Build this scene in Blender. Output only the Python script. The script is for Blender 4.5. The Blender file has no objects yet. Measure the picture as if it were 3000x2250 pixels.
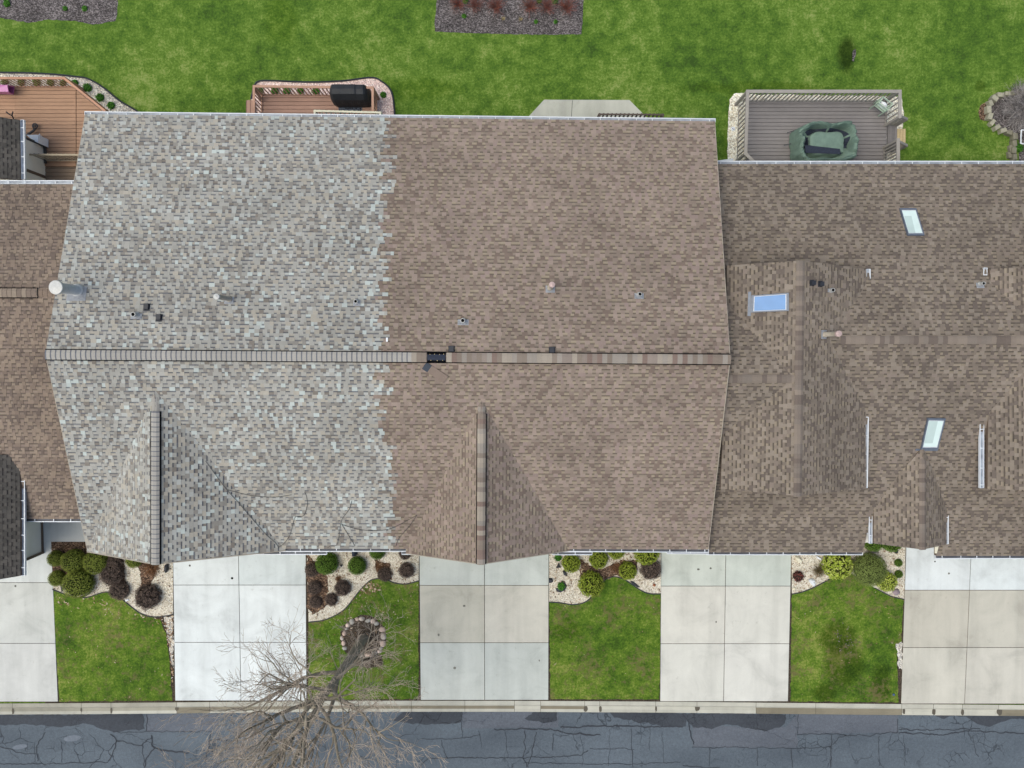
import bpy, math, random
from mathutils import Vector as V, Matrix, noise
rnd = random.Random(7)
R = math.radians
scene = bpy.context.scene
COL = scene.collection

# ------------------------------------------------------------------ camera
H, F, TILT = 29.4, 2080.0, math.atan(90 / 2080.0)
cam_d = bpy.data.cameras.new("camera"); cam = bpy.data.objects.new("camera", cam_d); COL.objects.link(cam)
cam.location = (0, 0, H); cam.rotation_euler = (-TILT, 0, 0)
cam_d.sensor_width = 36; cam_d.lens = 36 * F / 3000.0; cam_d.clip_end = 500
scene.camera = cam
ST, CT = math.sin(TILT), math.cos(TILT)

def ray(px, py):
    u = (px - 1500) / F; w = (py - 1125) / F
    return V((u, -ST - w * CT, -CT + w * ST))
def P(px, py, z=0.0):                      # survey point: where the sight line reaches height z
    d = ray(px, py); t = (z - H) / d.z
    return V((d.x * t, d.y * t, z))
class Plane:
    def __init__(s, p, a, b):
        s.p = V(p); s.n = (V(a) - s.p).cross(V(b) - s.p).normalized()
        if s.n.z < 0: s.n = -s.n
    def z(s, x, y): return s.p.z - (s.n.x * (x - s.p.x) + s.n.y * (y - s.p.y)) / s.n.z
    def hit(s, px, py):
        d = ray(px, py); o = V((0, 0, H))
        return o + d * ((s.p - o).dot(s.n) / d.dot(s.n))
    def up(s):                              # unit vector straight up the slope
        g = V((-s.n.x, -s.n.y, 0)); g.normalize()
        return V((g.x, g.y, -(s.n.x * g.x + s.n.y * g.y) / s.n.z)).normalized()

# ------------------------------------------------------------------ colours
K = 1.25
def lin(c): c /= 255.0; return c / 12.92 if c <= .04045 else ((c + .055) / 1.055) ** 2.4
def C(r, g, b): return (lin(r) / K, lin(g) / K, lin(b) / K, 1.0)
def jit(c, a): k = 1 + rnd.uniform(-a, a); return (c[0] * k, c[1] * k, c[2] * k, 1)

# ------------------------------------------------------------------ materials
class NT:
    def __init__(s, name, rough=.9, spec=.2):
        s.m = bpy.data.materials.new(name); s.m.use_nodes = True; s.t = s.m.node_tree; s.n = s.t.nodes
        s.b = s.n["Principled BSDF"]; s.b.inputs["Roughness"].default_value = rough
        s.b.inputs["Specular IOR Level"].default_value = spec
        s.co = s.n.new("ShaderNodeTexCoord").outputs["Object"]
        g = s.n.new("ShaderNodeNewGeometry"); s.pos = g.outputs["Position"]
    def l(s, a, b): s.t.links.new(a, b)
    def noise(s, scale, detail=4, rough=.55, vec=None, dist=0):
        n = s.n.new("ShaderNodeTexNoise"); n.inputs["Scale"].default_value = scale; n.inputs["Detail"].default_value = detail
        n.inputs["Roughness"].default_value = rough; n.inputs["Distortion"].default_value = dist
        s.l(vec or s.pos, n.inputs["Vector"]); return n.outputs["Fac"]
    def voro(s, scale, feature='F1', vec=None, out="Color", rand=1):
        n = s.n.new("ShaderNodeTexVoronoi"); n.feature = feature; n.inputs["Scale"].default_value = scale
        n.inputs["Randomness"].default_value = rand
        s.l(vec or s.pos, n.inputs["Vector"]); return n.outputs[out]
    def ramp(s, fac, stops, interp='LINEAR'):
        r = s.n.new("ShaderNodeValToRGB"); r.color_ramp.interpolation = interp
        e = r.color_ramp.elements
        while len(e) < len(stops): e.new(.5)
        for i, (p, c) in enumerate(stops):
            e[i].position = p; e[i].color = c if not isinstance(c, (int, float)) else (c, c, c, 1)
        s.l(fac, r.inputs["Fac"]); return r.outputs["Color"]
    def mix(s, a, b, fac, mode='MIX'):
        m = s.n.new("ShaderNodeMix"); m.data_type = 'RGBA'; m.blend_type = mode
        if isinstance(fac, (int, float)): m.inputs[0].default_value = fac
        else: s.l(fac, m.inputs[0])
        for sock, x in ((m.inputs[6], a), (m.inputs[7], b)):
            if isinstance(x, (tuple, list)): sock.default_value = x
            else: s.l(x, sock)
        return m.outputs[2]
    def math(s, op, a, b=0.0):
        m = s.n.new("ShaderNodeMath"); m.operation = op
        for sock, x in ((m.inputs[0], a), (m.inputs[1], b)):
            if isinstance(x, (int, float)): sock.default_value = x
            else: s.l(x, sock)
        return m.outputs[0]
    def attr(s):
        a = s.n.new("ShaderNodeAttribute"); a.attribute_name = "Col"; return a.outputs["Color"]
    def sep(s, c):
        n = s.n.new("ShaderNodeSeparateColor"); s.l(c, n.inputs[0]); return n.outputs
    def stretch(s, sx, sy, sz, rot=0, vec=None):
        m = s.n.new("ShaderNodeMapping"); m.inputs["Scale"].default_value = (sx, sy, sz); m.inputs["Rotation"].default_value = (0, 0, rot)
        s.l(vec or s.pos, m.inputs["Vector"]); return m.outputs[0]
    def warp(s, amt, scale):
        n = s.n.new("ShaderNodeTexNoise"); n.inputs["Scale"].default_value = scale; n.inputs["Detail"].default_value = 4
        s.l(s.pos, n.inputs["Vector"])
        a = s.n.new("ShaderNodeVectorMath"); a.operation = 'MULTIPLY_ADD'
        s.l(n.outputs["Color"], a.inputs[0]); a.inputs[1].default_value = (amt,) * 3; s.l(s.pos, a.inputs[2])
        return a.outputs[0]
    def bump(s, h, dist, strength=1):
        b = s.n.new("ShaderNodeBump"); b.inputs["Distance"].default_value = dist; b.inputs["Strength"].default_value = strength
        s.l(h, b.inputs["Height"]); s.l(b.outputs[0], s.b.inputs["Normal"])
    def out(s, c):
        if isinstance(c, (tuple, list)): s.b.inputs["Base Color"].default_value = c
        else: s.l(c, s.b.inputs["Base Color"])
        return s.m

def m_plain(name, c, rough=.7, spec=.3, metal=0, var=.12, scale=9, bump=0):
    t = NT(name, rough, spec); t.b.inputs["Metallic"].default_value = metal
    n = t.noise(scale, 5)
    if bump: t.bump(t.noise(scale * 4, 4), bump)
    return t.out(t.mix(c, t.ramp(n, [(.3, 1 - var), (.7, 1 + var)]), 1, 'MULTIPLY'))
def m_attr(name, rough=.9, fine=60, fa=.14, blot=.6, ba=.10, spec=.15, bump=0, metal=0):
    t = NT(name, rough, spec); t.b.inputs["Metallic"].default_value = metal
    c = t.mix(t.attr(), t.ramp(t.noise(fine, 3), [(.3, 1 - fa), (.7, 1 + fa)]), 1, 'MULTIPLY')
    c = t.mix(c, t.ramp(t.noise(blot, 4), [(.3, 1 - ba), (.7, 1 + ba)]), 1, 'MULTIPLY')
    if bump: t.bump(t.noise(fine, 3), bump)
    return t.out(c)

M = {}
M['shingle'] = m_attr('asphalt_shingle', .95, 70, .13, .45, .09, bump=.004)
M['attr'] = m_attr('painted', .7, 30, .05, 1.5, .06)
M['leaf'] = m_attr('leaf', .8, 40, .12, 3, .1, spec=.08)
M['twig'] = m_attr('bark', .9, 30, .15, 2, .12)
M['stone'] = m_attr('stone', .85, 45, .18, 5, .12, bump=.01)

def grass(name, cols, seed=0, bare=None, lush=()):
    t = NT(name, .9, .1)
    big = t.noise(.30, 5, .6, dist=.4); mid = t.noise(2.0, 6, .68); fin = t.noise(11, 6, .75); blade = t.noise(42, 3, .8)
    f = t.math('ADD', t.math('MULTIPLY', big, .42), t.math('MULTIPLY', mid, .58))
    f = t.math('ADD', t.math('MULTIPLY', f, .62), t.math('MULTIPLY', fin, .38))
    c = t.ramp(f, [(.395, cols[0]), (.47, cols[1]), (.53, cols[2]), (.60, cols[3])])
    c = t.mix(c, t.ramp(blade, [(.25, .60), (.5, .98), (.8, 1.42)]), .85, 'MULTIPLY')
    for (sx, sy, rx, ry, k_) in lush:           # darker, thicker growth
        q = P(sx, sy, 0); mp = t.n.new("ShaderNodeMapping"); mp.inputs["Location"].default_value = (-q.x / (rx * .0141), -q.y / (ry * .0141), 0); mp.inputs["Scale"].default_value = (1 / (rx * .0141), 1 / (ry * .0141), 0)
        t.l(t.warp(.5, 1.6), mp.inputs["Vector"]); ln = t.n.new("ShaderNodeVectorMath"); ln.operation = 'LENGTH'; t.l(mp.outputs[0], ln.inputs[0])
        c = t.mix(c, t.mix(c, (k_, k_ * 1.05, k_ * .8, 1), 1, 'MULTIPLY'), t.ramp(ln.outputs["Value"], [(.55, 1), (1.0, 0)]))
    if bare:
        bf = t.math('MULTIPLY', t.noise(.8, 5, .7), t.noise(5, 5, .7))
        c = t.mix(c, bare, t.ramp(bf, [(.26, 0), (.36, .8)]))
    t.bump(t.math('ADD', t.math('MULTIPLY', fin, .6), t.math('MULTIPLY', blade, .5)), .09)
    return t.out(c)
M['lawn'] = grass('rear_lawn_grass', [C(66, 96, 40), C(92, 126, 46), C(118, 150, 60), C(162, 178, 102)], lush=[(2500, 142, 34, 60, .32), (2890, 235, 22, 16, .6), (840, 40, 60, 90, .8), (1240, 240, 150, 40, .8), (2230, 240, 260, 22, .7), (2180, 400, 60, 100, .75)])
M['flawn'] = grass('front_lawn_grass', [C(62, 90, 32), C(88, 120, 38), C(116, 144, 50), C(160, 166, 88)], bare=C(128, 116, 80), lush=[(2470, 1850, 70, 60, .5), (2490, 1930, 72, 90, .5), (2432, 2010, 42, 42, .5), (2598, 1985, 36, 70, .55), (1680, 1830, 60, 40, .75)])

def gravel(name, cols, scale=30, dark=.8, gain=1.07):
    t = NT(name, .9, .2)
    w = t.warp(.03, 20); v = t.voro(scale, vec=w); d = t.voro(scale, 'F1', w, "Distance")
    s = t.sep(v)
    c = t.ramp(s[0], cols, 'CONSTANT')
    c = t.mix(c, t.ramp(d, [(.25, 1), (.75, dark)]), 1, 'MULTIPLY')
    c = t.mix(c, t.ramp(t.noise(1.3, 5, .6), [(.32, .86), (.6, 1.06)]), 1, 'MULTIPLY')
    c = t.mix(c, (gain, gain, gain * .97, 1), 1, 'MULTIPLY')
    t.bump(t.ramp(d, [(0, 1), (.8, 0)]), .02)
    return t.out(c)
M['gravel'] = gravel('cream_gravel', [(0, C(240, 232, 216)), (.22, C(224, 212, 194)), (.42, C(248, 244, 234)), (.6, C(204, 192, 172)), (.75, C(234, 222, 210)), (.9, C(172, 160, 144))])
M['gravel_grey'] = gravel('grey_river_gravel', [(0, C(216, 210, 202)), (.25, C(178, 174, 170)), (.45, C(232, 226, 214)), (.62, C(146, 142, 140)), (.8, C(200, 188, 174))], 24, .66, 1.32)
M['gravel_pink'] = gravel('pink_quartz_gravel', [(0, C(228, 202, 198)), (.25, C(206, 180, 178)), (.45, C(238, 222, 218)), (.65, C(182, 158, 156)), (.82, C(220, 190, 184))], 26, .7, 1.42)
M['gravel_white'] = gravel('white_gravel', [(0, C(250, 246, 234)), (.25, C(228, 220, 202)), (.45, C(246, 242, 230)), (.68, C(188, 178, 160)), (.85, C(238, 226, 202))], 22, .66, 1.25)

def mulch(name, a, b, l):
    t = NT(name, .95, .1)
    v = t.sep(t.voro(22, vec=t.stretch(1, 1.7, 1, .6)))
    c = t.ramp(v[0], [(0, a), (.5, b), (.97, l)])
    c = t.mix(c, t.ramp(t.noise(1.1, 6, .7), [(.3, .6), (.65, 1.2)]), 1, 'MULTIPLY')
    c = t.mix(c, C(200, 190, 176), t.ramp(t.noise(26, 2, .5), [(.70, 0), (.73, .8)]))
    t.bump(v[1], .04)
    return t.out(c)
M['mulch'] = mulch('grey_mulch', C(66, 62, 62), C(96, 90, 90), C(152, 144, 144))
M['mulch_brown'] = mulch('leafy_mulch', C(60, 48, 40), C(98, 78, 66), C(168, 138, 116))
M['soil'] = mulch('soil', C(62, 54, 46), C(80, 70, 60), C(100, 88, 76))

def concrete(name):
    t = NT(name, .85, .25)
    c = t.mix(t.attr(), t.ramp(t.noise(.75, 6, .64, dist=.6), [(.30, .80), (.46, .95), (.56, 1.0), (.70, 1.06)]), 1, 'MULTIPLY')
    c = t.mix(c, t.ramp(t.noise(1.3, 5, .6, t.stretch(1, .10, 1)), [(.34, .89), (.5, .99), (.62, 1.03)]), 1, 'MULTIPLY')
    c = t.mix(c, t.ramp(t.noise(30, 4, .7), [(.3, .95), (.7, 1.04)]), 1, 'MULTIPLY')
    c = t.mix(c, C(124, 120, 108), t.ramp(t.noise(2.6, 7, .78), [(.60, 0), (.74, .5)]))
    t.bump(t.noise(60, 3), .004)
    return t.out(c)
M['concrete'] = concrete('broom_finished_concrete')

def asphalt(name, base, dark, crack=.8, fine=2.3):
    t = NT(name, .88, .25)
    c = t.ramp(t.noise(.45, 6, .62, t.stretch(.45, 1, 1)), [(.3, dark), (.55, base), (.78, jit2(base, 1.22))])
    c = t.mix(c, t.ramp(t.noise(45, 4, .75), [(.3, .78), (.7, 1.22)]), 1, 'MULTIPLY')
    c = t.mix(c, t.ramp(t.noise(9, 6, .8), [(.3, .80), (.7, 1.18)]), 1, 'MULTIPLY')
    c = t.mix(c, jit2(base, 1.7), t.ramp(t.noise(2.2, 6, .75, t.stretch(.5, 2.2, 1)), [(.66, 0), (.76, .22)]))
    if crack:
        w = t.warp(.34, 2.4)
        d = t.voro(.62, 'DISTANCE_TO_EDGE', w, "Distance"); k = t.ramp(d, [(.004, .8), (.012, 0)])
        k = t.mix(k, (0, 0, 0, 1), t.ramp(t.noise(.5, 3), [(.42, 0), (.52, 1)]))
        d2 = t.voro(fine, 'DISTANCE_TO_EDGE', t.warp(.16, 5), "Distance"); k2 = t.ramp(d2, [(.010, .75), (.03, 0)])
        k2 = t.mix(k2, (0, 0, 0, 1), t.ramp(t.noise(.62, 4, .6), [(.36, 0), (.46, 1)]))
        kk = t.math('MAXIMUM', k, k2)
        c = t.mix(c, C(38, 40, 46), t.math('MULTIPLY', kk, crack))
        t.bump(t.math('SUBTRACT', t.math('MULTIPLY', t.noise(60, 3), .4), kk), .012)
    return t.out(c)
def jit2(c, k): return (c[0] * k, c[1] * k, c[2] * k, 1)
M['asphalt'] = asphalt('worn_asphalt', C(96, 105, 114), C(82, 90, 99))
M['patch'] = asphalt('newer_asphalt', C(100, 105, 114), C(88, 93, 102), .25)
M['damp'] = asphalt('damp_asphalt', C(70, 74, 81), C(54, 58, 65), .8, 5.0)
M['tar'] = m_plain('crack_filler', C(60, 63, 70), .8, .2)
M['deck'] = (lambda t: (t.bump(t.noise(5, 4, .6, t.stretch(1, 14, 14)), .004), t.out(t.mix(t.mix(t.attr(), t.ramp(t.noise(4, 5, .65, t.stretch(.8, 12, 12)), [(.3, .88), (.7, 1.1)]), 1, 'MULTIPLY'), t.ramp(t.noise(1.2, 5, .6), [(.3, .9), (.7, 1.08)]), 1, 'MULTIPLY')))[1])(NT('deck_board', .8, .25))
M['white'] = m_plain('white_aluminium', C(232, 236, 242), .45, .5, 0, .05)
M['gut'] = m_plain('wet_shaded_gutter_floor', C(158, 166, 178), .4, .4, 0, .35, 3)  # trough inside: water, debris and shade put into one colour
M['gutdark'] = m_plain('leafy_shaded_gutter_floor', C(84, 86, 94), .6, .3, 0, .35, 2)  # darker trough inside for front eaves: debris plus painted-in shade
M['cream'] = m_plain('cream_vinyl', C(228, 222, 200), .55, .4, 0, .05)
M['siding'] = (lambda t: t.out(t.mix(C(248, 244, 234), t.ramp(t.noise(1.5, 4), [(.3, .94), (.7, 1.04)]), 1, 'MULTIPLY')))(NT('vinyl_siding', .7, .3))
M['fascia'] = m_plain('brown_trim', C(112, 96, 84), .6, .3)
M['darktrim'] = m_plain('dark_grey_trim', C(74, 72, 72), .6, .3)
M['silver'] = m_plain('galvanised_steel', C(192, 192, 190), .45, .4, .1, .10, 14)
M['pipe'] = m_plain('aged_flue_pipe', C(172, 162, 148), .65, .3, .05, .15, 12)
M['lead'] = m_plain('lead_flashing', C(200, 204, 212), .5, .4, .1, .12, 20)
M['pinkcap'] = m_plain('weathered_copper_cap', C(190, 166, 162), .6, .3, .05, .15, 20)
M['black'] = m_plain('black_plastic', C(44, 46, 54), .55, .4, 0, .12)
M['hole'] = m_plain('dark_inside', C(14, 14, 16), .9, .05)
M['navy'] = m_plain('navy_fabric', C(48, 54, 68), .75, .2, 0, .2, 14, .006)
M['green'] = m_plain('green_cover_fabric', C(112, 134, 122), .7, .25, 0, .14, 5, .008)
M['pink'] = m_plain('pink_plastic', C(196, 118, 176), .4, .5, 0, .05)
M['winframe'] = m_plain('grey_cladding', C(104, 112, 126), .45, .5, .2)
def glassy(name, c, metal):
    t = NT(name, .06, .8); t.b.inputs["Metallic"].default_value = metal
    return t.out(t.mix(c, t.ramp(t.noise(1.6, 3), [(.3, .93), (.7, 1.05)]), 1, 'MULTIPLY'))
M['glass_blue'] = m_plain('sky_painted_glass', C(104, 148, 200), .3, .3, 0, .06, 2)  # sky reflection painted in as a plain blue base colour
M['glass_mint'] = glassy('glass_over_white_shade', C(196, 214, 210), 0)
M['shade'] = glassy('glass_over_bright_shaft', C(222, 240, 236), 0)
M['rust'] = m_plain('rusty_clay', C(132, 72, 48), .8, .2)
M['tan'] = m_plain('raw_pine', C(206, 184, 140), .8, .2, 0, .1)
M['bluecap'] = m_plain('blue_valve_cover', C(72, 96, 128), .6, .3)
M['garage'] = m_plain('white_garage_door', C(222, 218, 208), .6, .3, 0, .04)

# ------------------------------------------------------------------ mesh builder
WL = {}
class MB:
    def __init__(s): s.v = []; s.f = []; s.c = []; s.m = []; s.mi = 0
    def face(s, pts, col=None):
        i = len(s.v); s.v.extend([tuple(p) for p in pts]); s.f.append(tuple(range(i, i + len(pts)))); s.c.append(col or (1, 1, 1, 1)); s.m.append(s.mi)
    def raw(s, vs, fs, col=None):
        i = len(s.v); s.v.extend([tuple(p) for p in vs])
        for f in fs: s.f.append(tuple(i + k for k in f)); s.c.append(col or (1, 1, 1, 1)); s.m.append(s.mi)
    def hexa(s, b, t, col=None):            # bottom and top rings
        n = len(b); fs = [tuple(range(n - 1, -1, -1)), tuple(range(n, 2 * n))] + [(k, (k + 1) % n, n + (k + 1) % n, n + k) for k in range(n)]
        s.raw(list(b) + list(t), fs, col)
    def box(s, c, size, rot=0, col=None):
        c = V(c); x, y, z = size[0] / 2, size[1] / 2, size[2] / 2; m = Matrix.Rotation(rot, 3, 'Z')
        q = [m @ V((a * x, b * y, 0)) for a, b in ((-1, -1), (1, -1), (1, 1), (-1, 1))]
        s.hexa([c + k - V((0, 0, z)) for k in q], [c + k + V((0, 0, z)) for k in q], col)
    def beam(s, p, q, w, h, col=None, up=V((0, 0, 1))):
        p, q = V(p), V(q); d = (q - p).normalized()
        a = d.cross(up)
        if a.length < 1e-4: a = V((1, 0, 0))
        a.normalize(); b = a.cross(d).normalized()
        r = lambda o: [o - a * w / 2 - b * h / 2, o + a * w / 2 - b * h / 2, o + a * w / 2 + b * h / 2, o - a * w / 2 + b * h / 2]
        s.hexa(r(p), r(q), col)
    def tube(s, pts, rad, n=6, col=None, caps=True):
        pts = [V(p) for p in pts]; rings = []
        rads = rad if isinstance(rad, (list, tuple)) else [rad] * len(pts)
        ref = V((.13, .31, .94))
        for i, p in enumerate(pts):
            d = (pts[min(i + 1, len(pts) - 1)] - pts[max(i - 1, 0)]).normalized()
            a = d.cross(ref)
            if a.length < .05: a = d.cross(V((1, 0, 0)))
            a.normalize(); b = d.cross(a)
            rings.append([p + (a * math.cos(2 * math.pi * k / n) + b * math.sin(2 * math.pi * k / n)) * rads[i] for k in range(n)])
        vs = [v for r in rings for v in r]
        fs = [(i * n + k, i * n + (k + 1) % n, (i + 1) * n + (k + 1) % n, (i + 1) * n + k) for i in range(len(pts) - 1) for k in range(n)]
        if caps: fs += [tuple(range(n - 1, -1, -1)), tuple((len(pts) - 1) * n + k for k in range(n))]
        s.raw(vs, fs, col)
    def lathe(s, c, prof, n=16, col=None):  # prof: (radius, z)
        c = V(c); vs = []; fs = []
        for r, z in prof:
            for k in range(n): vs.append(c + V((r * math.cos(2 * math.pi * k / n), r * math.sin(2 * math.pi * k / n), z)))
        for i in range(len(prof) - 1):
            for k in range(n): fs.append((i * n + k, i * n + (k + 1) % n, (i + 1) * n + (k + 1) % n, (i + 1) * n + k))
        s.raw(vs, fs, col)
    def prism(s, pts, h, col=None):         # pts: flat top outline, extruded down by h
        pts = [V(p) for p in pts]
        a = sum((pts[i].x * pts[(i + 1) % len(pts)].y - pts[(i + 1) % len(pts)].x * pts[i].y) for i in range(len(pts)))
        if a < 0: pts = pts[::-1]
        s.hexa([p - V((0, 0, h)) for p in pts], pts, col)
    def build(s, name, mat, parent=None, origin=None, smooth=False, auto=False):
        o_w = V(origin) if origin is not None else (WL[parent.name] if parent else V((0, 0, 0)))
        me = bpy.data.meshes.new(name); me.from_pydata([(x - o_w.x, y - o_w.y, z - o_w.z) for x, y, z in s.v], [], s.f)
        mats = mat if isinstance(mat, (list, tuple)) else [mat]
        for m in mats: me.materials.append(m)
        if len(mats) > 1: me.polygons.foreach_set("material_index", s.m)
        at = me.color_attributes.new("Col", 'FLOAT_COLOR', 'CORNER')
        buf = []
        for f, c in zip(s.f, s.c): buf.extend(tuple(c) * len(f))
        at.data.foreach_set("color", buf)
        if smooth: me.polygons.foreach_set("use_smooth", [True] * len(s.f))
        me.update()
        o = bpy.data.objects.new(name, me); COL.objects.link(o)
        if parent: o.parent = parent; o.location = o_w - WL[parent.name]
        else: o.location = o_w
        WL[o.name] = o_w
        return o
def tag(o, label, cat=None, group=None):
    o["label"] = label
    if cat: o["category"] = cat
    if group: o["group"] = group
    return o
def thing(name, label, cat, loc, group=None):
    o = bpy.data.objects.new(name, None); o.empty_display_size = .3; COL.objects.link(o); o.location = loc; WL[o.name] = V(loc)
    return tag(o, label, cat, group)
def struct(o, kind="structure"): o["kind"] = kind; return o

# ------------------------------------------------------------------ shingles
def clip(poly, half):
    for (nx, ny, d) in half:
        out = []; n = len(poly)
        if n == 0: return out
        for i in range(n):
            a, b = poly[i], poly[(i + 1) % n]; da = nx * a[0] + ny * a[1] - d; db = nx * b[0] + ny * b[1] - d
            if da >= 0: out.append(a)
            if (da >= 0) != (db >= 0):
                t = da / (da - db); out.append((a[0] + (b[0] - a[0]) * t, a[1] + (b[1] - a[1]) * t))
        poly = out
    return poly if len(poly) > 2 else []
def shingles(mb, plane, polys, pal, expo=.1385, seed=1, choose=None, v_org=None):
    r = random.Random(seed); n = plane.n; up = plane.up(); u = up.cross(n).normalized(); o = polys[0][0]
    to2 = lambda p: ((p - o).dot(u), (p - o).dot(up))
    halves = []; allp = []
    for poly in polys:
        q = [to2(p) for p in poly]; allp += q
        ar = sum(q[i][0] * q[(i + 1) % len(q)][1] - q[(i + 1) % len(q)][0] * q[i][1] for i in range(len(q)))
        if ar < 0: q = q[::-1]
        hs = []
        for i in range(len(q)):
            a, b = q[i], q[(i + 1) % len(q)]; ex, ey = b[0] - a[0], b[1] - a[1]; L = math.hypot(ex, ey)
            if L < 1e-5: continue
            nx, ny = -ey / L, ex / L; hs.append((nx, ny, nx * a[0] + ny * a[1]))
        halves.append(hs)
    u0, u1 = min(p[0] for p in allp), max(p[0] for p in allp); v0, v1 = min(p[1] for p in allp), max(p[1] for p in allp)
    k = 0; v = v0
    flip = 1
    def emit(mb, a, b, c, d, h0, hs, col, skirt):
        rect = [(a, c), (b, c), (b, d), (a, d)]
        for half in halves:
            inside = all(nx * p[0] + ny * p[1] - dd >= -1e-6 for p in rect for (nx, ny, dd) in half)
            poly = rect if inside else clip(rect, half)
            if not poly: continue
            f = lambda p, e=0: o + u * p[0] + up * p[1] + n * (h0 + (vt - p[1]) / expo * .010 - e)
            pts = [f(p) for p in poly]
            nn = (pts[1] - pts[0]).cross(pts[2] - pts[0])
            mb.face(pts if nn.dot(n) > 0 else pts[::-1], col)
            if inside and skirt:
                mb.face([f(rect[0], .02), f(rect[1], .02), f(rect[1]), f(rect[0])], col)
                if skirt > 1:
                    mb.face([f(rect[3], .009), f(rect[0], .009), f(rect[0]), f(rect[3])], col)
                    mb.face([f(rect[1], .009), f(rect[2], .009), f(rect[2]), f(rect[1])], col)
    while v < v1:
        vt = v + expo
        a = u0 - r.uniform(0, .3); tab = r.random() < .5
        bshift = r.choice((-.34, -.2, -.05, .1, .28, .02, .4))
        while a < u1:
            w = r.uniform(.09, .205) if tab else r.uniform(.08, .18)
            b = a + w
            pl = pal if choose is None else choose(o + u * ((a + b) / 2) + up * v, bshift)
            if pl is not None:
                big = 1 + .11 * noise.noise(V((a * .55, v * .9, seed)))
                tm = pl.get('mb', mb)
                if tab:
                    c = r.choices(pl['tab'], pl['tw'])[0]; kk = r.uniform(.93, 1.07) * big
                    emit(tm, a, b, v, vt, .009, 0, (c[0] * kk, c[1] * kk, c[2] * kk, 1), 2)
                else:
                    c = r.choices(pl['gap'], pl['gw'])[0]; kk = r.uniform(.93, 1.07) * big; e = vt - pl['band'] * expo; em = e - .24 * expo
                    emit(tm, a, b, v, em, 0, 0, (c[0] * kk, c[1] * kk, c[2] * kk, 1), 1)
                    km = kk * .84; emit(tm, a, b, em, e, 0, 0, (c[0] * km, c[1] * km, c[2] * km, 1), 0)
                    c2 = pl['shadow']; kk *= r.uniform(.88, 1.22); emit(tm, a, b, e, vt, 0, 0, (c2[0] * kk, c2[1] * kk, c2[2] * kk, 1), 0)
            a = b; tab = not tab if r.random() < .88 else tab
        v = vt; k += 1
G_ = [C(184, 191, 188), C(164, 162, 156), C(170, 164, 153), C(143, 139, 133), C(131, 124, 117), C(174, 175, 171)]
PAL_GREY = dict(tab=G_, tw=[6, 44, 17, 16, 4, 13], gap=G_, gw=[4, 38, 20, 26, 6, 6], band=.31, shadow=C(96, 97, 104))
B_ = [C(153, 137, 127), C(141, 126, 116), C(125, 110, 101), C(147, 130, 123)]
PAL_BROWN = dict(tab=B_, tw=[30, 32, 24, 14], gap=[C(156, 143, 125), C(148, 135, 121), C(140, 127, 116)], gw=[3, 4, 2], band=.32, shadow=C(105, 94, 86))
D_ = [C(140, 129, 118), C(126, 115, 105), C(108, 98, 91), C(132, 120, 111)]
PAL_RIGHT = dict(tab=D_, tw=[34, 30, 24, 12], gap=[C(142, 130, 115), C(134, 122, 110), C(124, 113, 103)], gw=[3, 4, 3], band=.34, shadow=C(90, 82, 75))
L_ = [C(140, 124, 111), C(127, 112, 101), C(113, 100, 92), C(146, 130, 115)]
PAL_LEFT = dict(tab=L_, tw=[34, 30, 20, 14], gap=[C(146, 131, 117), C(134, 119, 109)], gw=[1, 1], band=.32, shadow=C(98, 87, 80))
E_ = [C(84, 81, 78), C(78, 75, 72), C(92, 88, 84)]
PAL_SHADED = dict(tab=E_, tw=[1, 1, 1], gap=E_, gw=[1, 1, 1], band=.30, shadow=C(62, 58, 58))  # shade of slopes turned from the sun, put into the shingle colour

def slab(mb, poly, th=.13, drop=.014, pl=None):
    mb.prism([V((p.x, p.y, (pl.z(p.x, p.y) if pl else p.z) - drop)) for p in poly], th)

def cap_run(mb, mbd, p, q, n, wid, pitch, cols, dark=None, skip=None, raise_=.035, vent=True, slope=.3):
    """ridge cap pieces laid over one another from p to q; mbd gets the black vent body below"""
    p, q = V(p), V(q); d = (q - p); L = d.length; d.normalize(); a = d.cross(V((0, 0, 1))).normalized()
    r = random.Random(n)
    if vent:
        for sgn in (-1, 1):
            c0 = a * sgn * (wid / 2 + .012); zz = V((0, 0, raise_ - slope * wid / 2 - .02))
            mbd.beam(p + c0 + zz, q + c0 + zz, .035, .05)
        if skip: 
            mbd.beam(p + d * skip[0] + V((0, 0, raise_ - .03)), p + d * skip[1] + V((0, 0, raise_ - .03)), wid * .98, .03)
    s = 0.0
    while s < L - .02:
        e = min(s + pitch, L)
        if not (skip and skip[0] <= (s + e) / 2 <= skip[1]):
            c = jit(cols(p + d * s) if callable(cols) else r.choice(cols), .05)
            h0, h1 = raise_ + .004, raise_ + .016
            wj = wid / 2 * r.uniform(.97, 1.0)
            pts = []
            for (t, h) in ((s, h0), (e + .012, h1)):
                o = p + d * t
                pts.append([o - a * wj + V((0, 0, h - slope * wid / 2)), o - a * wj * .4 + V((0, 0, h - slope * wid * .16)), o + a * wj * .4 + V((0, 0, h - slope * wid * .16)), o + a * wj + V((0, 0, h - slope * wid / 2))])
            for k in range(3): mb.face([pts[0][k], pts[0][k + 1], pts[1][k + 1], pts[1][k]], c)
            for k in range(3): mb.face([pts[1][k], pts[1][k + 1], pts[1][k + 1] - V((0, 0, .016)), pts[1][k] - V((0, 0, .016))], c)
            dk = dark(p + d * s) if callable(dark) else dark
            if dk:
                for k in range(3):
                    l = lambda j, t: pts[0][j].lerp(pts[1][j], t) + V((0, 0, .0015))
                    mb.face([l(k, 0), l(k + 1, 0), l(k + 1, .28), l(k, .28)], dk)
        s = e

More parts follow.
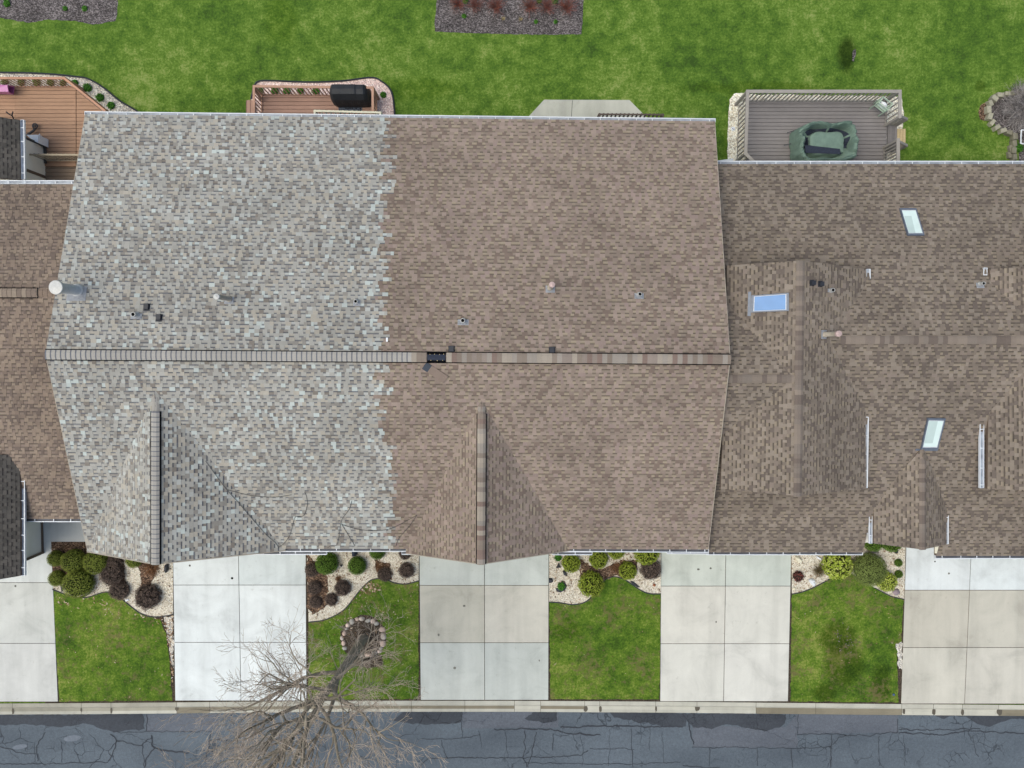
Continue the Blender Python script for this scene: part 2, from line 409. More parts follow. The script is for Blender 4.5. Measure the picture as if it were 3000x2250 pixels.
def gutter(p, q, out, parent, w=.125, h=.11, hang=.66, caps=(True, True), off=0, name='gutter', inner='gut'):
    """eave trough with its hanger straps; p-q is the inner top edge, out points away from the roof"""
    p, q, o = V(p), V(q), V(out).normalized(); d = (q - p).normalized(); Z = V((0, 0, 1)); m = MB(); L = (q - p).length
    o = (o - d * o.dot(d)).normalized()
    t = .012
    m.beam(p + o * t / 2 - Z * h / 2, q + o * t / 2 - Z * h / 2, t, h)
    m.mi = 1; m.beam(p + o * (w * .47) - Z * h * .55, q + o * (w * .47) - Z * h * .55, w * .86, t); m.mi = 0; m.beam(p + o * (w * .45) - Z * h, q + o * (w * .45) - Z * h, w * .8, t)
    m.beam(p + o * (w - .012) - Z * (h / 2 + .006), q + o * (w - .012) - Z * (h / 2 + .006), .012, h - .012)
    m.beam(p + o * w, q + o * w, .024, .014)
    s = rnd.uniform(.15, .5)
    while s < L - .05:
        c = p + d * s; m.beam(c + Z * .006, c + o * w + Z * .010, .028, .008); s += hang * rnd.uniform(.88, 1.12)
    for flag, e in ((caps[0], p), (caps[1], q)):
        if flag: m.beam(e - Z * h / 2 + o * .0, e - Z * h / 2 + o * w, .012, h)
    return m.build(name, [M['white'], M[inner]], parent)

def bez(pts, n=8):                           # smooth line through points (Catmull-Rom)
    out = []; pts = [V(p) for p in pts]
    for i in range(len(pts) - 1):
        a, b, c, d = pts[max(i - 1, 0)], pts[i], pts[i + 1], pts[min(i + 2, len(pts) - 1)]
        for k in range(n):
            t = k / n
            out.append(.5 * ((2 * b) + (c - a) * t + (2 * a - 5 * b + 4 * c - d) * t * t + (3 * b - 3 * c + d - a) * t ** 3))
    return out + [pts[-1]]

# ================================================================== SETTING
def sheet(name, pts, mat, z=None, kind="structure", label=None):
    m = MB(); pts = [V(p) for p in pts]
    a = sum(pts[i].x * pts[(i + 1) % len(pts)].y - pts[(i + 1) % len(pts)].x * pts[i].y for i in range(len(pts)))
    m.face(pts if a > 0 else pts[::-1])
    o = m.build(name, mat); o["kind"] = kind
    if label: o["label"] = label
    return o
def pxz(pts, z): return [P(x, y, z) for x, y in pts]
def rough(pts, z, amp=2.2, step=9, closed=True, seed=0, lo=None):
    """outline with an uneven, grown-in edge"""
    out = []; n = len(pts)
    for i in range(n if closed else n - 1):
        a, b = pts[i], pts[(i + 1) % n]; L = math.hypot(b[0] - a[0], b[1] - a[1]); k = max(1, int(L / step))
        dx, dy = (b[0] - a[0]) / max(L, 1e-6), (b[1] - a[1]) / max(L, 1e-6)
        for j in range(k):
            t = j / k; x, y = a[0] + (b[0] - a[0]) * t, a[1] + (b[1] - a[1]) * t
            e = amp * (noise.noise(V((x * .06, y * .06, seed))) + .7 * noise.noise(V((x * .21, y * .21, seed + 3))))
            out.append(P(x - dy * e, y + dx * e, z))
    return out

KL = [(-900, 2068), (0, 2061), (250, 2060), (500, 2058), (1000, 2053), (1500, 2053), (2000, 2056), (2500, 2061.5), (3000, 2065.5), (3900, 2072)]
def ky(x):
    for (a, b), (c, d) in zip(KL, KL[1:]):
        if x <= c: return b + (d - b) * (x - a) / (c - a)
    return KL[-1][1]
struct(sheet('ground', [(-160, -160, -.4), (160, -160, -.4), (160, 160, -.4), (-160, 160, -.4)], M['soil']))
edge = [P(x, ky(x), 0) for x in range(-900, 3901, 100)]
sheet('rear_lawn', [V((-150, 150, 0)), V((-150, edge[0].y, 0))] + edge + [V((150, edge[-1].y, 0)), V((150, 150, 0))], M['lawn'])
redge = [P(x, ky(x) + 31, -.10) for x in range(-900, 3901, 100)]
sheet('road', [V((-150, -27, -.10)), V((150, -27, -.10)), V((150, redge[-1].y, -.10))] + redge[::-1] + [V((-150, redge[0].y, -.10))], M['asphalt'])
sheet('far_lawn', [V((-150, -150, 0)), V((150, -150, 0)), V((150, -27, 0)), V((-150, -27, 0))], M['lawn'])

# kerb: top, sloped face, pan and lip, in cast lengths
kb = MB(); LT, BR = C(194, 191, 178), C(138, 130, 112)
joints = [-900, -600, -300, 36, 238, 325, 518, 614, 760, 905, 1050, 1205, 1362, 1507, 1584, 1713, 1757, 1921, 2042, 2215, 2390, 2642, 2735, 2820, 2926, 3100, 3400, 3900]
for a, b in zip(joints, joints[1:]):
    stained = 518 <= a < 1713 or 2200 <= a < 2642 or a >= 2926
    base = jit(LT if a >= 518 else C(174, 170, 156), .06); pan = jit(BR if stained else (LT if a >= 518 else C(164, 160, 145)), .07); lip = jit(LT if 614 <= a < 1600 else (BR if stained else LT), .08)
    if 1507 <= a < 1584: pan = jit(LT, .05)
    n = max(2, int((b - a) / 40)); xs = [a + .5 + (b - a - 1.0) * i / n for i in range(n + 1)]
    for x, x2 in zip(xs, xs[1:]):
        rows = [(0, .022), (11.5, .022), (14.5, -.07), (23.5, -.088), (32, -.082), (33, -.14)]
        cols = [base, jit2(base, .9), pan, lip, lip]
        for (r0, z0), (r1, z1), c in zip(rows, rows[1:], cols):
            kb.face([P(x, ky(x) + r1, z1), P(x2, ky(x2) + r1, z1), P(x2, ky(x2) + r0, z0), P(x, ky(x) + r0, z0)], c)
    for x, s in ((xs[0], 1), (xs[-1], -1)):
        kb.face([P(x, ky(x) + 14, -.2), P(x, ky(x), -.2), P(x, ky(x), .022), P(x, ky(x) + 11.5, .022), P(x, ky(x) + 14.5, -.07)], base)
struct(kb.build('kerb', M['concrete']))
bm_ = MB()
for x, y0, w, h in ((38, 14, 7, 18), (326, 12, 6, 20), (518, 11, 11, 14), (1716, 12, 12, 20), (1759, 12, 8, 22), (1922, 12, 6, 17), (2043, 9, 15, 18), (2736, 10, 10, 24), (2820, 12, 9, 22), (2928, 8, 16, 24), (2648, 12, 8, 18), (614, 12, 4, 18), (238, 12, 5, 14)):
    pts = []
    for k in range(14):
        t = 2 * math.pi * k / 14; e = 1 + .35 * noise.noise(V((x, k * .9, 1)))
        pts.append((x + math.cos(t) * w / 2 * e, min(ky(x) + 31, ky(x) + y0 + h / 2 + math.sin(t) * h / 2 * e)))
    bm_.face([P(px, py, .023 if py - ky(x) < 11 else (-.062 - .001 * (py - ky(x) - 14.5))) for px, py in pts][::-1], C(96, 90, 80))
struct(bm_.build('kerb_stain', M['attr']))

# asphalt patches, damp areas, cracks
def patch(pts, mat, z, amp=1.0, seed=0, step=10): return struct(sheet('asphalt_patch', rough(pts, z, amp, step, seed=seed), mat))
patch([(428, 2094), (640, 2091), (640, 2142), (430, 2144)], M['patch'], -.096)
patch([(1354, 2086), (1636, 2084), (1636, 2131), (1354, 2134)], M['patch'], -.096)
patch([(2030, 2131), (2120, 2126), (2200, 2134), (2300, 2130), (2336, 2094), (2336, 2190), (2030, 2188)], M['patch'], -.096, 4, 4)
patch([(2338, 2094), (2630, 2096), (2632, 2146), (2338, 2150)], M['patch'], -.0965)
patch([(2005, 2089), (2305, 2092), (2300, 2120), (2285, 2132), (2240, 2141), (2200, 2136), (2160, 2126), (2130, 2122), (2085, 2136), (2060, 2130), (2030, 2132), (2012, 2110)], M['damp'], -.092, 4, 6, 7)
patch([(2625, 2092), (3080, 2097), (3080, 2112), (2960, 2106), (2900, 2129), (2860, 2120), (2830, 2100), (2790, 2096), (2765, 2107), (2725, 2094), (2650, 2095)], M['damp'], -.092, 4, 7, 7)
patch([(0, 2095), (420, 2091), (424, 2135), (330, 2144), (250, 2120), (180, 2132), (90, 2122), (-60, 2126)], M['damp'], -.092, 5, 8, 8)
patch([(1180, 2086), (1354, 2085), (1352, 2116), (1290, 2124), (1210, 2120), (1150, 2112)], M['damp'], -.092, 5, 9, 8)
patch([(1560, 2086), (1632, 2086), (1632, 2112), (1600, 2118), (1540, 2108)], M['damp'], -.091, 5, 10, 7)
patch([(1785, 2086), (1800, 2104), (1850, 2110), (1870, 2118), (1900, 2118), (1960, 2130), (2010, 2128), (2010, 2090), (1960, 2086)], M['damp'], -.091, 5, 11, 7)
for cx, cy, w, h in ((212, 2163, 26, 9), (58, 2188, 22, 7), (352, 2120, 14, 8)):
    pts = [(cx + math.cos(k * .5236) * w * (1 + .3 * noise.noise(V((cx, k, 0)))), cy + math.sin(k * .5236) * h - math.cos(k * .5236) * 3) for k in range(12)]
    patch(pts, m_plain('worn_pale_asphalt', C(114, 121, 131), .9, .2), -.094, 1, cx, 6)
crk = MB()
def crack(pts, x0, w):
    q = [(x0 + x / 2.212, 2000 + y / 2.212) for x, y in pts]; out = []
    for (a, b), (c, d) in zip(q, q[1:]):
        L = math.hypot(c - a, d - b); k = max(2, int(L / 6))
        for j in range(k):
            t = j / k; e = 4.0 * noise.noise(V((a * .11 + t * L * .05, b * .17, 2.5))) + 2.6 * noise.noise(V((a * .2 + t * L * .23, b * .3, 6.5)))
            out.append(P(a + (c - a) * t - (d - b) / L * e, b + (d - b) * t + (c - a) / L * e, -.089))
    out.append(P(*q[-1], -.089))
    for i in range(len(out) - 1):
        d = (out[i + 1] - out[i]).normalized(); s = V((-d.y, d.x, 0))
        w0 = w * (.6 + .8 * abs(noise.noise(out[i] * 1.7))); w1 = w * (.6 + .8 * abs(noise.noise(out[i + 1] * 1.7)))
        crk.face([out[i] - s * w0 / 2, out[i + 1] - s * w1 / 2, out[i + 1] + s * w1 / 2, out[i] + s * w0 / 2])
for pts, w in (([(0, 415), (130, 455), (230, 460)], .03), ([(290, 320), (240, 410), (235, 470), (245, 510)], .05), ([(720, 330), (755, 380), (725, 480), (700, 510)], .05),
               ([(755, 375), (850, 395), (920, 405), (955, 370), (985, 355)], .04), ([(985, 340), (990, 420), (1060, 440), (1130, 445), (1225, 455)], .07), ([(1000, 425), (950, 490), (935, 550)], .05),
               ([(1365, 320), (1350, 420), (1330, 515)], .05), ([(-200, 530), (200, 525), (500, 520), (700, 515)], .035), ([(400, 380), (402, 520)], .025), ([(730, 320), (1050, 318), (1370, 315)], .03),
               ([(950, 205), (948, 315)], .05), ([(480, 430), (520, 520)], .02), ([(920, 405), (930, 540)], .025), ([(1360, 375), (1500, 372)], .04)): crack(pts, 0, w)
for pts, w in (([(560, 495), (800, 485), (1180, 490), (1550, 470), (1600, 440)], .04), ([(500, 550), (560, 495)], .03), ([(1185, 310), (1190, 400), (1180, 490), (1200, 550)], .04),
               ([(1265, 320), (1245, 400), (1225, 490), (1210, 550)], .045), ([(1375, 330), (1370, 440)], .04), ([(520, 365), (800, 360), (900, 335)], .025), ([(650, 370), (665, 450), (690, 490)], .03),
               ([(1360, 300), (1480, 330), (1680, 340)], .06), ([(1420, 290), (1680, 282), (2212, 287)], .07), ([(990, 300), (1360, 300)], .06), ([(2000, 300), (2000, 440)], .02), ([(1880, 300), (1890, 550)], .035),
               ([(1610, 430), (1900, 430)], .03), ([(1180, 520), (1650, 530), (2200, 515)], .03), ([(780, 190), (780, 360)], .025), ([(890, 310), (910, 420)], .02), ([(1060, 310), (1080, 480)], .025),
               ([(1540, 345), (1570, 440), (1560, 540)], .02), ([(1740, 300), (1730, 540)], .02), ([(2080, 320), (2090, 520)], .02)): crack(pts, 1000, w)
for pts, w in (([(745, 205), (745, 330)], .03), ([(740, 335), (1000, 337), (1200, 345), (1390, 320), (1395, 235)], .035), ([(1400, 300), (1600, 310), (1800, 300), (1930, 300)], .04), ([(1400, 325), (1700, 335), (1850, 310), (2212, 330)], .05),
               ([(965, 340), (965, 400), (960, 550)], .05), ([(970, 400), (1010, 360), (1060, 340)], .04), ([(700, 430), (960, 415)], .03), ([(60, 420), (700, 425)], .025), ([(0, 200), (40, 260), (70, 400)], .06),
               ([(1275, 345), (1275, 540)], .025), ([(175, 425), (170, 540)], .03), ([(490, 425), (485, 540)], .03), ([(1885, 340), (1890, 420), (1920, 480)], .03), ([(700, 430), (712, 550)], .04), ([(0, 540), (130, 548), (300, 560)], .04),
               ([(1435, 340), (1440, 540)], .02), ([(1960, 330), (1950, 420), (2010, 500)], .02)): crack(pts, 2000, w)
struct(crk.build('road_crack', M['tar']))

# driveways: cast slabs with open joints
def driveway(label, left, mid, right, rows, cols):
    """left/mid/right: ((x,y),(x,y)) lines; rows: list of (y0,y1); cols per row (left slab, right slab)"""
    m = MB()
    X = lambda ln, y: ln[0][0] + (ln[1][0] - ln[0][0]) * (y - ln[0][1]) / (ln[1][1] - ln[0][1])
    for (y0, y1), (ca, cb) in zip(rows, cols):
        for l, r_, c in ((left, mid, ca), (mid, right, cb)):
            if l is None or r_ is None: continue
            g = .8
            q = [(X(l, y0) + g, y0 + g), (X(r_, y0) - g, y0 + g), (X(r_, y1) - g, y1 - g), (X(l, y1) + g, y1 - g)]
            m.prism(pxz(q, .03), .09, jit(c, .015))
    o = m.build('driveway', M['concrete']); struct(o); o["label"] = label
    q = [(X(left, rows[0][0]) + 1.5, rows[0][0]), (X(right, rows[0][0]) - 1.5, rows[0][0]), (X(right, rows[-1][1]) - 1.5, rows[-1][1] + 1), (X(left, rows[-1][1]) + 1.5, rows[-1][1] + 1)]
    struct(sheet('driveway_bed', pxz(q, .012), M['soil']))
W1, W2 = C(226, 231, 231), C(216, 223, 223)
driveway('pale concrete driveway at the left edge', ((-160, 1500), (-160, 2060)), ((-60, 1500), (-60, 2060)), ((146, 1490), (170, 2058)), [(1500, 1707), (1707, 1885), (1885, 2056)], [(C(214, 217, 215), C(216, 219, 217)), (C(206, 207, 202), C(208, 209, 204)), (C(206, 206, 202), C(208, 208, 204))])
driveway('bright white concrete driveway behind the bare tree', ((506, 1600), (513, 2055)), ((698, 1600), (706, 2055)), ((896, 1600), (898, 2052)), [(1560, 1714), (1714, 1882), (1882, 2053)], [(W1, W2), (W1, C(229, 234, 234)), (C(225, 230, 230), C(230, 234, 234))])
driveway('grey and beige driveway under the brown gable', ((1228, 1600), (1232, 2052)), ((1419, 1600), (1420, 2052)), ((1608, 1600), (1607, 2052)), [(1560, 1715), (1715, 1883), (1883, 2051)], [(C(206, 210, 203), C(204, 209, 203)), (C(202, 198, 184), C(208, 204, 192)), (C(203, 206, 199), C(199, 203, 197))])
driveway('beige driveway right of centre with a pale green top', ((1937, 1600), (1934, 2054)), ((2127, 1600), (2120, 2056)), ((2319, 1600), (2309, 2056)), [(1560, 1717), (1717, 1886), (1886, 2055)], [(C(204, 209, 200), C(201, 207, 199)), (C(214, 211, 201), C(213, 211, 202)), (C(215, 213, 204), C(217, 215, 207))])
driveway('beige driveway at the right edge with a white top', ((2655, 1600), (2640, 2063)), ((2846, 1600), (2826, 2064)), ((3110, 1600), (3080, 2066)), [(1555, 1729), (1729, 1897), (1897, 2062)], [(C(225, 230, 231), C(222, 228, 229)), (C(198, 193, 180), C(196, 192, 180)), (C(203, 199, 187), C(204, 200, 189))])
sm_ = MB()
for cx, cy, w_, h_, k_ in ((2754, 1868, 3, 17, .72), (2884, 1872, 3, 15, .72), (2078, 1698, 7, 7, .7), (2010, 1822, 20, 8, .9), (2046, 1668, 4, 3, .5), (2082, 1665, 3, 3, .5), (2000, 1990, 5, 34, .9), (2090, 1975, 8, 22, .9), (2260, 1740, 6, 14, .84), (2098, 1822, 2, 3, .5), (1360, 1775, 4, 3, .55), (1285, 1860, 3, 4, .6), (1332, 1957, 4, 4, .62), (1580, 1935, 2, 3, .6), (45, 1717, 3, 3, .5), (590, 1910, 14, 30, .93), (556, 1657, 3, 3, .45), (540, 1960, 4, 26, .9), (640, 1800, 10, 44, .94), (2865, 1640, 14, 26, .93), (2780, 1680, 3, 3, .55), (50, 1980, 30, 40, .95), (1300, 1790, 40, 60, .955), (1420, 1950, 36, 50, .95), (2940, 1800, 30, 50, .96)):
    if w_ > 4 or h_ > 4: continue
    pts = [(cx + math.cos(k * .4488) * w_ * (1 + .4 * noise.noise(V((cx, k * .8, 0)))), cy + math.sin(k * .4488) * h_ * (1 + .4 * noise.noise(V((cy, k * .8, 1))))) for k in range(14)]
    sm_.face(pxz(pts[::-1], .0335), jit2(C(208, 205, 194), k_ * k_))
struct(sm_.build('driveway_stain', M['concrete']))
m = MB()
m.prism(pxz([(148, 1515), (250, 1515), (252, 1587), (147, 1587)], .10), .12, C(208, 208, 204))
o = struct(m.build('porch_step', M['concrete']))
m = MB()
m.prism(pxz([(1594, 292), (1844, 293), (1960, 410), (1490, 405)], .06), .10, C(196, 196, 184))
o = struct(m.build('patio', M['concrete'])); o["label"] = "grey concrete patio slab with angled corners behind the brown roof"
m = MB(); m.beam(P(1677, 294, .062), P(1674, 345, .062), .018, .004); struct(m.build('patio_joint', M['tar']))

# beds and front lawns
struct(sheet('soil', pxz([(132, 1560), (2662, 1560), (2662, 2066), (2500, 2061), (2000, 2056), (1500, 2053), (1000, 2053), (500, 2058), (132, 2060)], .004), M['soil']))
EA = [(153, 1726), (179, 1737), (215, 1748), (243, 1751), (264, 1748), (289, 1739), (320, 1735), (354, 1753), (386, 1779), (412, 1797), (444, 1807), (483, 1805), (507, 1800)]
EB = [(904, 1823), (945, 1818), (978, 1805), (1002, 1791), (1018, 1776), (1036, 1753), (1054, 1730), (1072, 1711), (1088, 1699), (1111, 1695), (1134, 1699), (1157, 1708), (1189, 1711), (1226, 1702)]
EC = [(1609, 1764), (1639, 1766), (1671, 1771), (1694, 1770), (1714, 1764), (1730, 1752), (1743, 1737), (1757, 1718), (1769, 1703), (1782, 1693), (1805, 1690), (1831, 1699), (1850, 1711), (1870, 1725), (1891, 1736), (1911, 1740), (1936, 1740)]
ED = [(2320, 1741), (2351, 1734), (2382, 1722), (2410, 1708), (2434, 1694), (2451, 1687), (2480, 1678), (2510, 1688), (2540, 1708), (2564, 1723), (2588, 1736), (2614, 1748), (2649, 1756)]
def sm(pts): return [(p.x, p.y) for p in bez([V((x, y, 0)) for x, y in pts], 5)]
for e, l, r_, kind in ((EA, 148, 506, 'a'), (EB, 897, 1228, 'b'), (EC, 1609, 1936, 'c'), (ED, 2318, 2654, 'd')):
    struct(sheet('gravel_bed', pxz(sm(e) + [(r_, 1555), (l, 1555)], .010), M['gravel']))
LF1 = sm(EA[:-2]) + [(468, 1815), (486, 1856), (496, 1929), (505, 2052), (174, 2055)]
LF2 = sm(EB) + [(1226, 2048), (903, 2050)]
LF3 = sm(EC) + [(1932, 2049), (1613, 2048)]
LF4 = sm(ED) + [(2646, 1775), (2640, 1880), (2628, 1920), (2632, 2058), (2316, 2055)]
for i, e in enumerate((LF1, LF2, LF3, LF4)):
    struct(sheet('front_lawn', rough(e, .014, 2.6, 7, seed=i * 5), M['flawn']))
for i, (pts, mt) in enumerate((([(146, 1585), (254, 1585), (262, 1640), (250, 1690), (150, 1690), (143, 1640)], 'mulch_brown'), ([(395, 1600), (470, 1640), (455, 1680), (440, 1725), (410, 1735), (412, 1690), (405, 1660)], 'mulch_brown'), ([(310, 1620), (365, 1640), (366, 1700), (345, 1725), (315, 1710), (305, 1670)], 'mulch_brown'),
                            ([(1700, 1640), (1760, 1668), (1830, 1640), (1868, 1640), (1862, 1680), (1830, 1698), (1800, 1688), (1770, 1700), (1705, 1700), (1697, 1670)], 'mulch_brown'), ([(898, 1625), (935, 1650), (960, 1690), (960, 1770), (920, 1800), (900, 1780)], 'mulch_brown'), ([(1096, 1640), (1140, 1650), (1150, 1700), (1110, 1696)], 'mulch_brown'),
                            ([(480, 1808), (508, 1804), (509, 1960), (500, 1930), (492, 1860)], 'gravel_grey'), ([(2626, 1890), (2643, 1880), (2643, 1960), (2630, 1960)], 'gravel_grey'))):
    struct(sheet('mulch', rough(pts, .018, 6, 6, seed=20 + i), M[mt]))
ring = [(1064 + 68 * math.cos(t * .2618), 1868 + 66 * math.sin(t * .2618)) for t in range(24)]
struct(sheet('mulch', rough(ring, .019, 5, 8, seed=40), M['soil']))
struct(sheet('mulch', rough([(1035, 1922), (1118, 1918), (1122, 1950), (1080, 1956), (1030, 1950)], .019, 4, 8, seed=41), M['soil']))
# rear beds
struct(sheet('mulch_bed', rough([(-80, -120), (346, -120), (343, 40), (338, 60), (300, 68), (270, 72), (240, 65), (200, 60), (140, 58), (85, 67), (60, 62), (0, 53), (-80, 53)], .008, 3, 8, seed=50), M['mulch']))
struct(sheet('mulch_bed', rough([(1290, -120), (1712, -120), (1709, 20), (1704, 100), (1600, 102), (1450, 99), (1320, 95), (1274, 92), (1273, 75)], .008, 2, 8, seed=51), M['mulch']))
G1E = [(-60, 212), (60, 213), (150, 217), (220, 224), (252, 229), (280, 242), (310, 262), (350, 295), (400, 325), (440, 360)]
struct(sheet('gravel_bed', pxz(sm(G1E) + [(300, 420), (-60, 420)], .010), M['gravel_grey']))
G2E = [(735, 290), (746, 250), (758, 238), (790, 236), (900, 240), (1000, 237), (1088, 227), (1120, 240), (1140, 258), (1150, 280), (1155, 320), (1158, 360)]
struct(sheet('gravel_bed', pxz(sm(G2E) + [(900, 370), (740, 330)], .010), M['gravel_pink']))
struct(sheet('gravel_bed', rough([(2150, 275), (2172, 272), (2200, 276), (2640, 282), (2648, 330), (2630, 500), (2130, 500), (2132, 400), (2134, 330), (2138, 292)], .010, 3, 7, seed=53), M['gravel_white']))
struct(sheet('mulch_bed', pxz([(2905, 300), (2930, 278), (2980, 268), (3100, 268), (3100, 520), (2985, 520), (2985, 410), (2945, 388), (2915, 365), (2900, 330)], .010), M['mulch']))
struct(sheet('mulch', rough([(2872, 308), (2892, 298), (2894, 340), (2886, 356), (2870, 350), (2866, 330)], .012, 3, 5, seed=54), M['mulch_brown']))
struct(sheet('bare_patch', rough([(2499, 148), (2505, 143), (2507, 165), (2502, 182), (2496, 178)], .006, 3, 5, seed=55), M['mulch']))
# lawn edging strips
def edging(e, label, z=.03, r_=.022):
    m = MB(); m.tube(bez(pxz(e, z), 6), r_, 6); o = m.build('lawn_edging', M['black'], origin=P(*e[len(e) // 2], 0)); return tag(o, label, 'edging', 'black plastic lawn edging')
edging(EA, 'black edging curving under the leftmost group of clipped bushes')
edging(EB, 'black edging curving up to the bed beside the tree ring')
edging(EC, 'black edging between the gravel bed of bright bushes and the middle front lawn')
edging(ED[:6], 'short black edging left of the big round bush beside white ornament')
edging(ED[9:], 'short black edging right of the big round bush beside purple rock')
edging(G1E, 'black edging around the grey gravel outside the orange wood deck', .05, .035)
edging(G2E, 'black edging around the pink gravel behind the covered grill', .05, .035)

# ================================================================== CENTRE HOUSE
ZE, ZR = 2.75, 5.0
rl, rr = P(134, 1039, ZR), P(2139, 1053, ZR)                 # ridge ends
bl, br = P(250, 335, ZE), P(2094, 356, ZE)                   # rear eave
fl, fr = P(255, 1606, ZE), P(2075, 1609, ZE)                 # front eave
REAR, FRONT = Plane(bl, br, rr), Plane(fl, fr, rl)
flr, frr = P(134, 1039, ZR), P(2139, 1053, ZR)
house = thing('duplex_house', 'long low house in the middle, roof half mottled grey and half brown shingle', 'house', (P(1200, 1000, 0).x, 0, 0))
BX = 1131
def side(p, bshift):                                         # which half a shingle belongs to
    d = p - V((0, 0, H)); return p.x + bshift * .8 - ((BX - 1500) / F) * 25.2
tb = MB(); tg = MB()
PG, PB = dict(PAL_GREY, mb=tg), dict(PAL_BROWN, mb=tb)
PGL = dict(PG, tw=[40, 20, 14, 6, 1, 30], gw=[30, 24, 20, 8, 2, 20]); PBD = dict(PB, tw=[8, 24, 50, 18])
def halves_(p, b):
    d = side(p, b); k = rr0.random()
    if d < 0: return PGL if d > -.45 and k < .45 else PG
    return PBD if d < .5 and k < .6 else PB
rr0 = random.Random(5)
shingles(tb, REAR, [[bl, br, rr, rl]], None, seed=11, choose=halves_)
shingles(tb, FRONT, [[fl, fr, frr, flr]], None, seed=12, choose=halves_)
# front gables
def gable(ridge_px0, ridge_px1, z0, z1, left_px, right_px, ze, back=1.2):
    a, b = P(*ridge_px0, z0), P(*ridge_px1, z1)
    out = []
    for e in (left_px, right_px):
        d = P(*e, ze); pl = Plane(a, b, d); bd = (a - b).normalized()
        out.append((pl, [a, b, d, d + bd * ((a - b).length + back)]))
    return a, b, out
gA = gable((455, 1130), (455, 1653), 4.62, 4.62, (256, 1616), (836, 1613), 2.72)
gB = gable((1411, 1150), (1409, 1653), 4.52, 4.52, (1190, 1621), (1668, 1613), 2.72)
# left flank of the grey gable lies on the same pitch as its right flank
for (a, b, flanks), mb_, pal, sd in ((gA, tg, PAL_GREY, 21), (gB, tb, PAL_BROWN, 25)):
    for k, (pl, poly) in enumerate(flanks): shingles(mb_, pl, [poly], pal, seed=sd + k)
ro1 = tg.build('roof', M['shingle'], house); ro1["label"] = 'mottled grey shingled left half with its gable'
ro2 = tb.build('roof', M['shingle'], house); ro2["label"] = 'brown shingled right half with its gable'
m = MB()
slab(m, [bl, br, rr, rl], pl=REAR); slab(m, [fl, fr, frr, flr], pl=FRONT)
for g in (gA, gB):
    for pl, poly in g[2]: slab(m, poly, .10)
m.build('fascia', M['fascia'], house)
DE = m_plain('drip_edge_metal', C(170, 160, 146), .6, .3)
for a, b in ((rl, bl), (rl, fl), (rr, br), (rr, fr)): m = MB(); m.beam(a + V((0, 0, -.015)), b + V((0, 0, -.015)), .022, .05); m.build('drip_edge', DE, house)
for g in (gA, gB):
    for pl, poly in g[2]: m = MB(); m.beam(poly[1], poly[2], .03, .05); m.build('drip_edge', DE, house)
# ridge vent and caps
GC, GD = C(166, 162, 156), C(112, 114, 122)
BC = [C(142, 130, 122), C(160, 150, 138), C(130, 112, 104), C(150, 142, 134), C(134, 122, 112)]
Lr = (rr - rl).length
xs = lambda px: (px - 134) / 2005.0 * Lr
mc, mv = MB(), MB(); rr2 = random.Random(3)
cap_run(mc, mv, rl + V((0, 0, .03)), rr + V((0, 0, .03)), 1, .335, .172,
        lambda p: GC if (p - rl).length < xs(1195) else rr2.choice(BC), lambda p: GD if (p - rl).length < xs(1195) else None, skip=(xs(1252), xs(1305)), slope=.26)
for g, cols, dk, st in ((gA, [GC], C(120, 120, 126), 1205), (gB, BC, None, 1212)):
    a, b = g[0], g[1]; t = (st - g[0].y) ; a2 = P(455 if g is gA else 1411, st, a.z)
    cap_run(mc, mv, a2 + V((0, 0, .03)), b + V((0, 0, .03)), 5, .30, .172, cols, dk, slope=.5)
    aa = P(455 if g is gA else 1411, 1158 if g is gA else 1176, a.z - .02)
    cap_run(mc, mv, aa, a2, 6, .27, .172, [jit2(c, .93) for c in cols], None, vent=False, raise_=.02, slope=.5)
mc.build('ridge_cap', M['shingle'], house); mv.build('ridge_vent', M['hole'], house)
m = MB(); pa, pb = rl + (rr - rl).normalized() * xs(1252), rl + (rr - rl).normalized() * xs(1305)
dv = (pb - pa).normalized(); cv = V((-dv.y, dv.x, 0))
for s_ in (-1, 1): m.hexa([pa + cv * s_ * .16 + V((0, 0, -.02)), pb + cv * s_ * .16 + V((0, 0, -.02)), pb + V((0, 0, .02)), pa + V((0, 0, .02))], [pa + cv * s_ * .16 + V((0, 0, .035)), pb + cv * s_ * .16 + V((0, 0, .035)), pb + V((0, 0, .075)), pa + V((0, 0, .075))], (1, 1, 1, 1))
vb = m.build('exposed_vent', M['navy'], house)
for t, s_ in ((.15, .1), (.4, .11), (.68, .1), (.9, .11), (.2, -.1), (.55, -.11), (.85, -.1)):
    m = MB(); m.lathe(pa.lerp(pb, t) + cv * s_ + V((0, 0, .052)), [(0, .008), (.013, .008), (.014, 0)], 6); m.build('nail', M['tan'], vb)
# gutters
Yp, Yn, Xp = V((0, 1, 0)), V((0, -1, 0)), V((1, 0, 0))
gz = V((0, 0, -.05))
gutter(P(248, 337, 2.7), P(2096, 358, 2.7), Yp, house)
gutter(P(800, 1606, 2.7), P(1205, 1606, 2.7), Yn, house, caps=(False, False), inner='gutdark')
gutter(P(1655, 1606, 2.7), P(2076, 1609, 2.7), Yn, house, caps=(False, True), inner='gutdark')
gutter(P(700, 1616, 2.66), P(957, 1616, 2.66), Yn, house, w=.11, inner='gutdark')
gutter(P(1177, 1616, 2.66), P(1235, 1616, 2.66), Yn, house, w=.11, inner='gutdark')
gutter(P(1618, 1617, 2.66), P(1735, 1617, 2.66), Yn, house, w=.11, inner='gutdark')
gutter(P(1954, 1616, 2.64), P(2076, 1617, 2.64), Yn, house, w=.08, inner='gutdark')
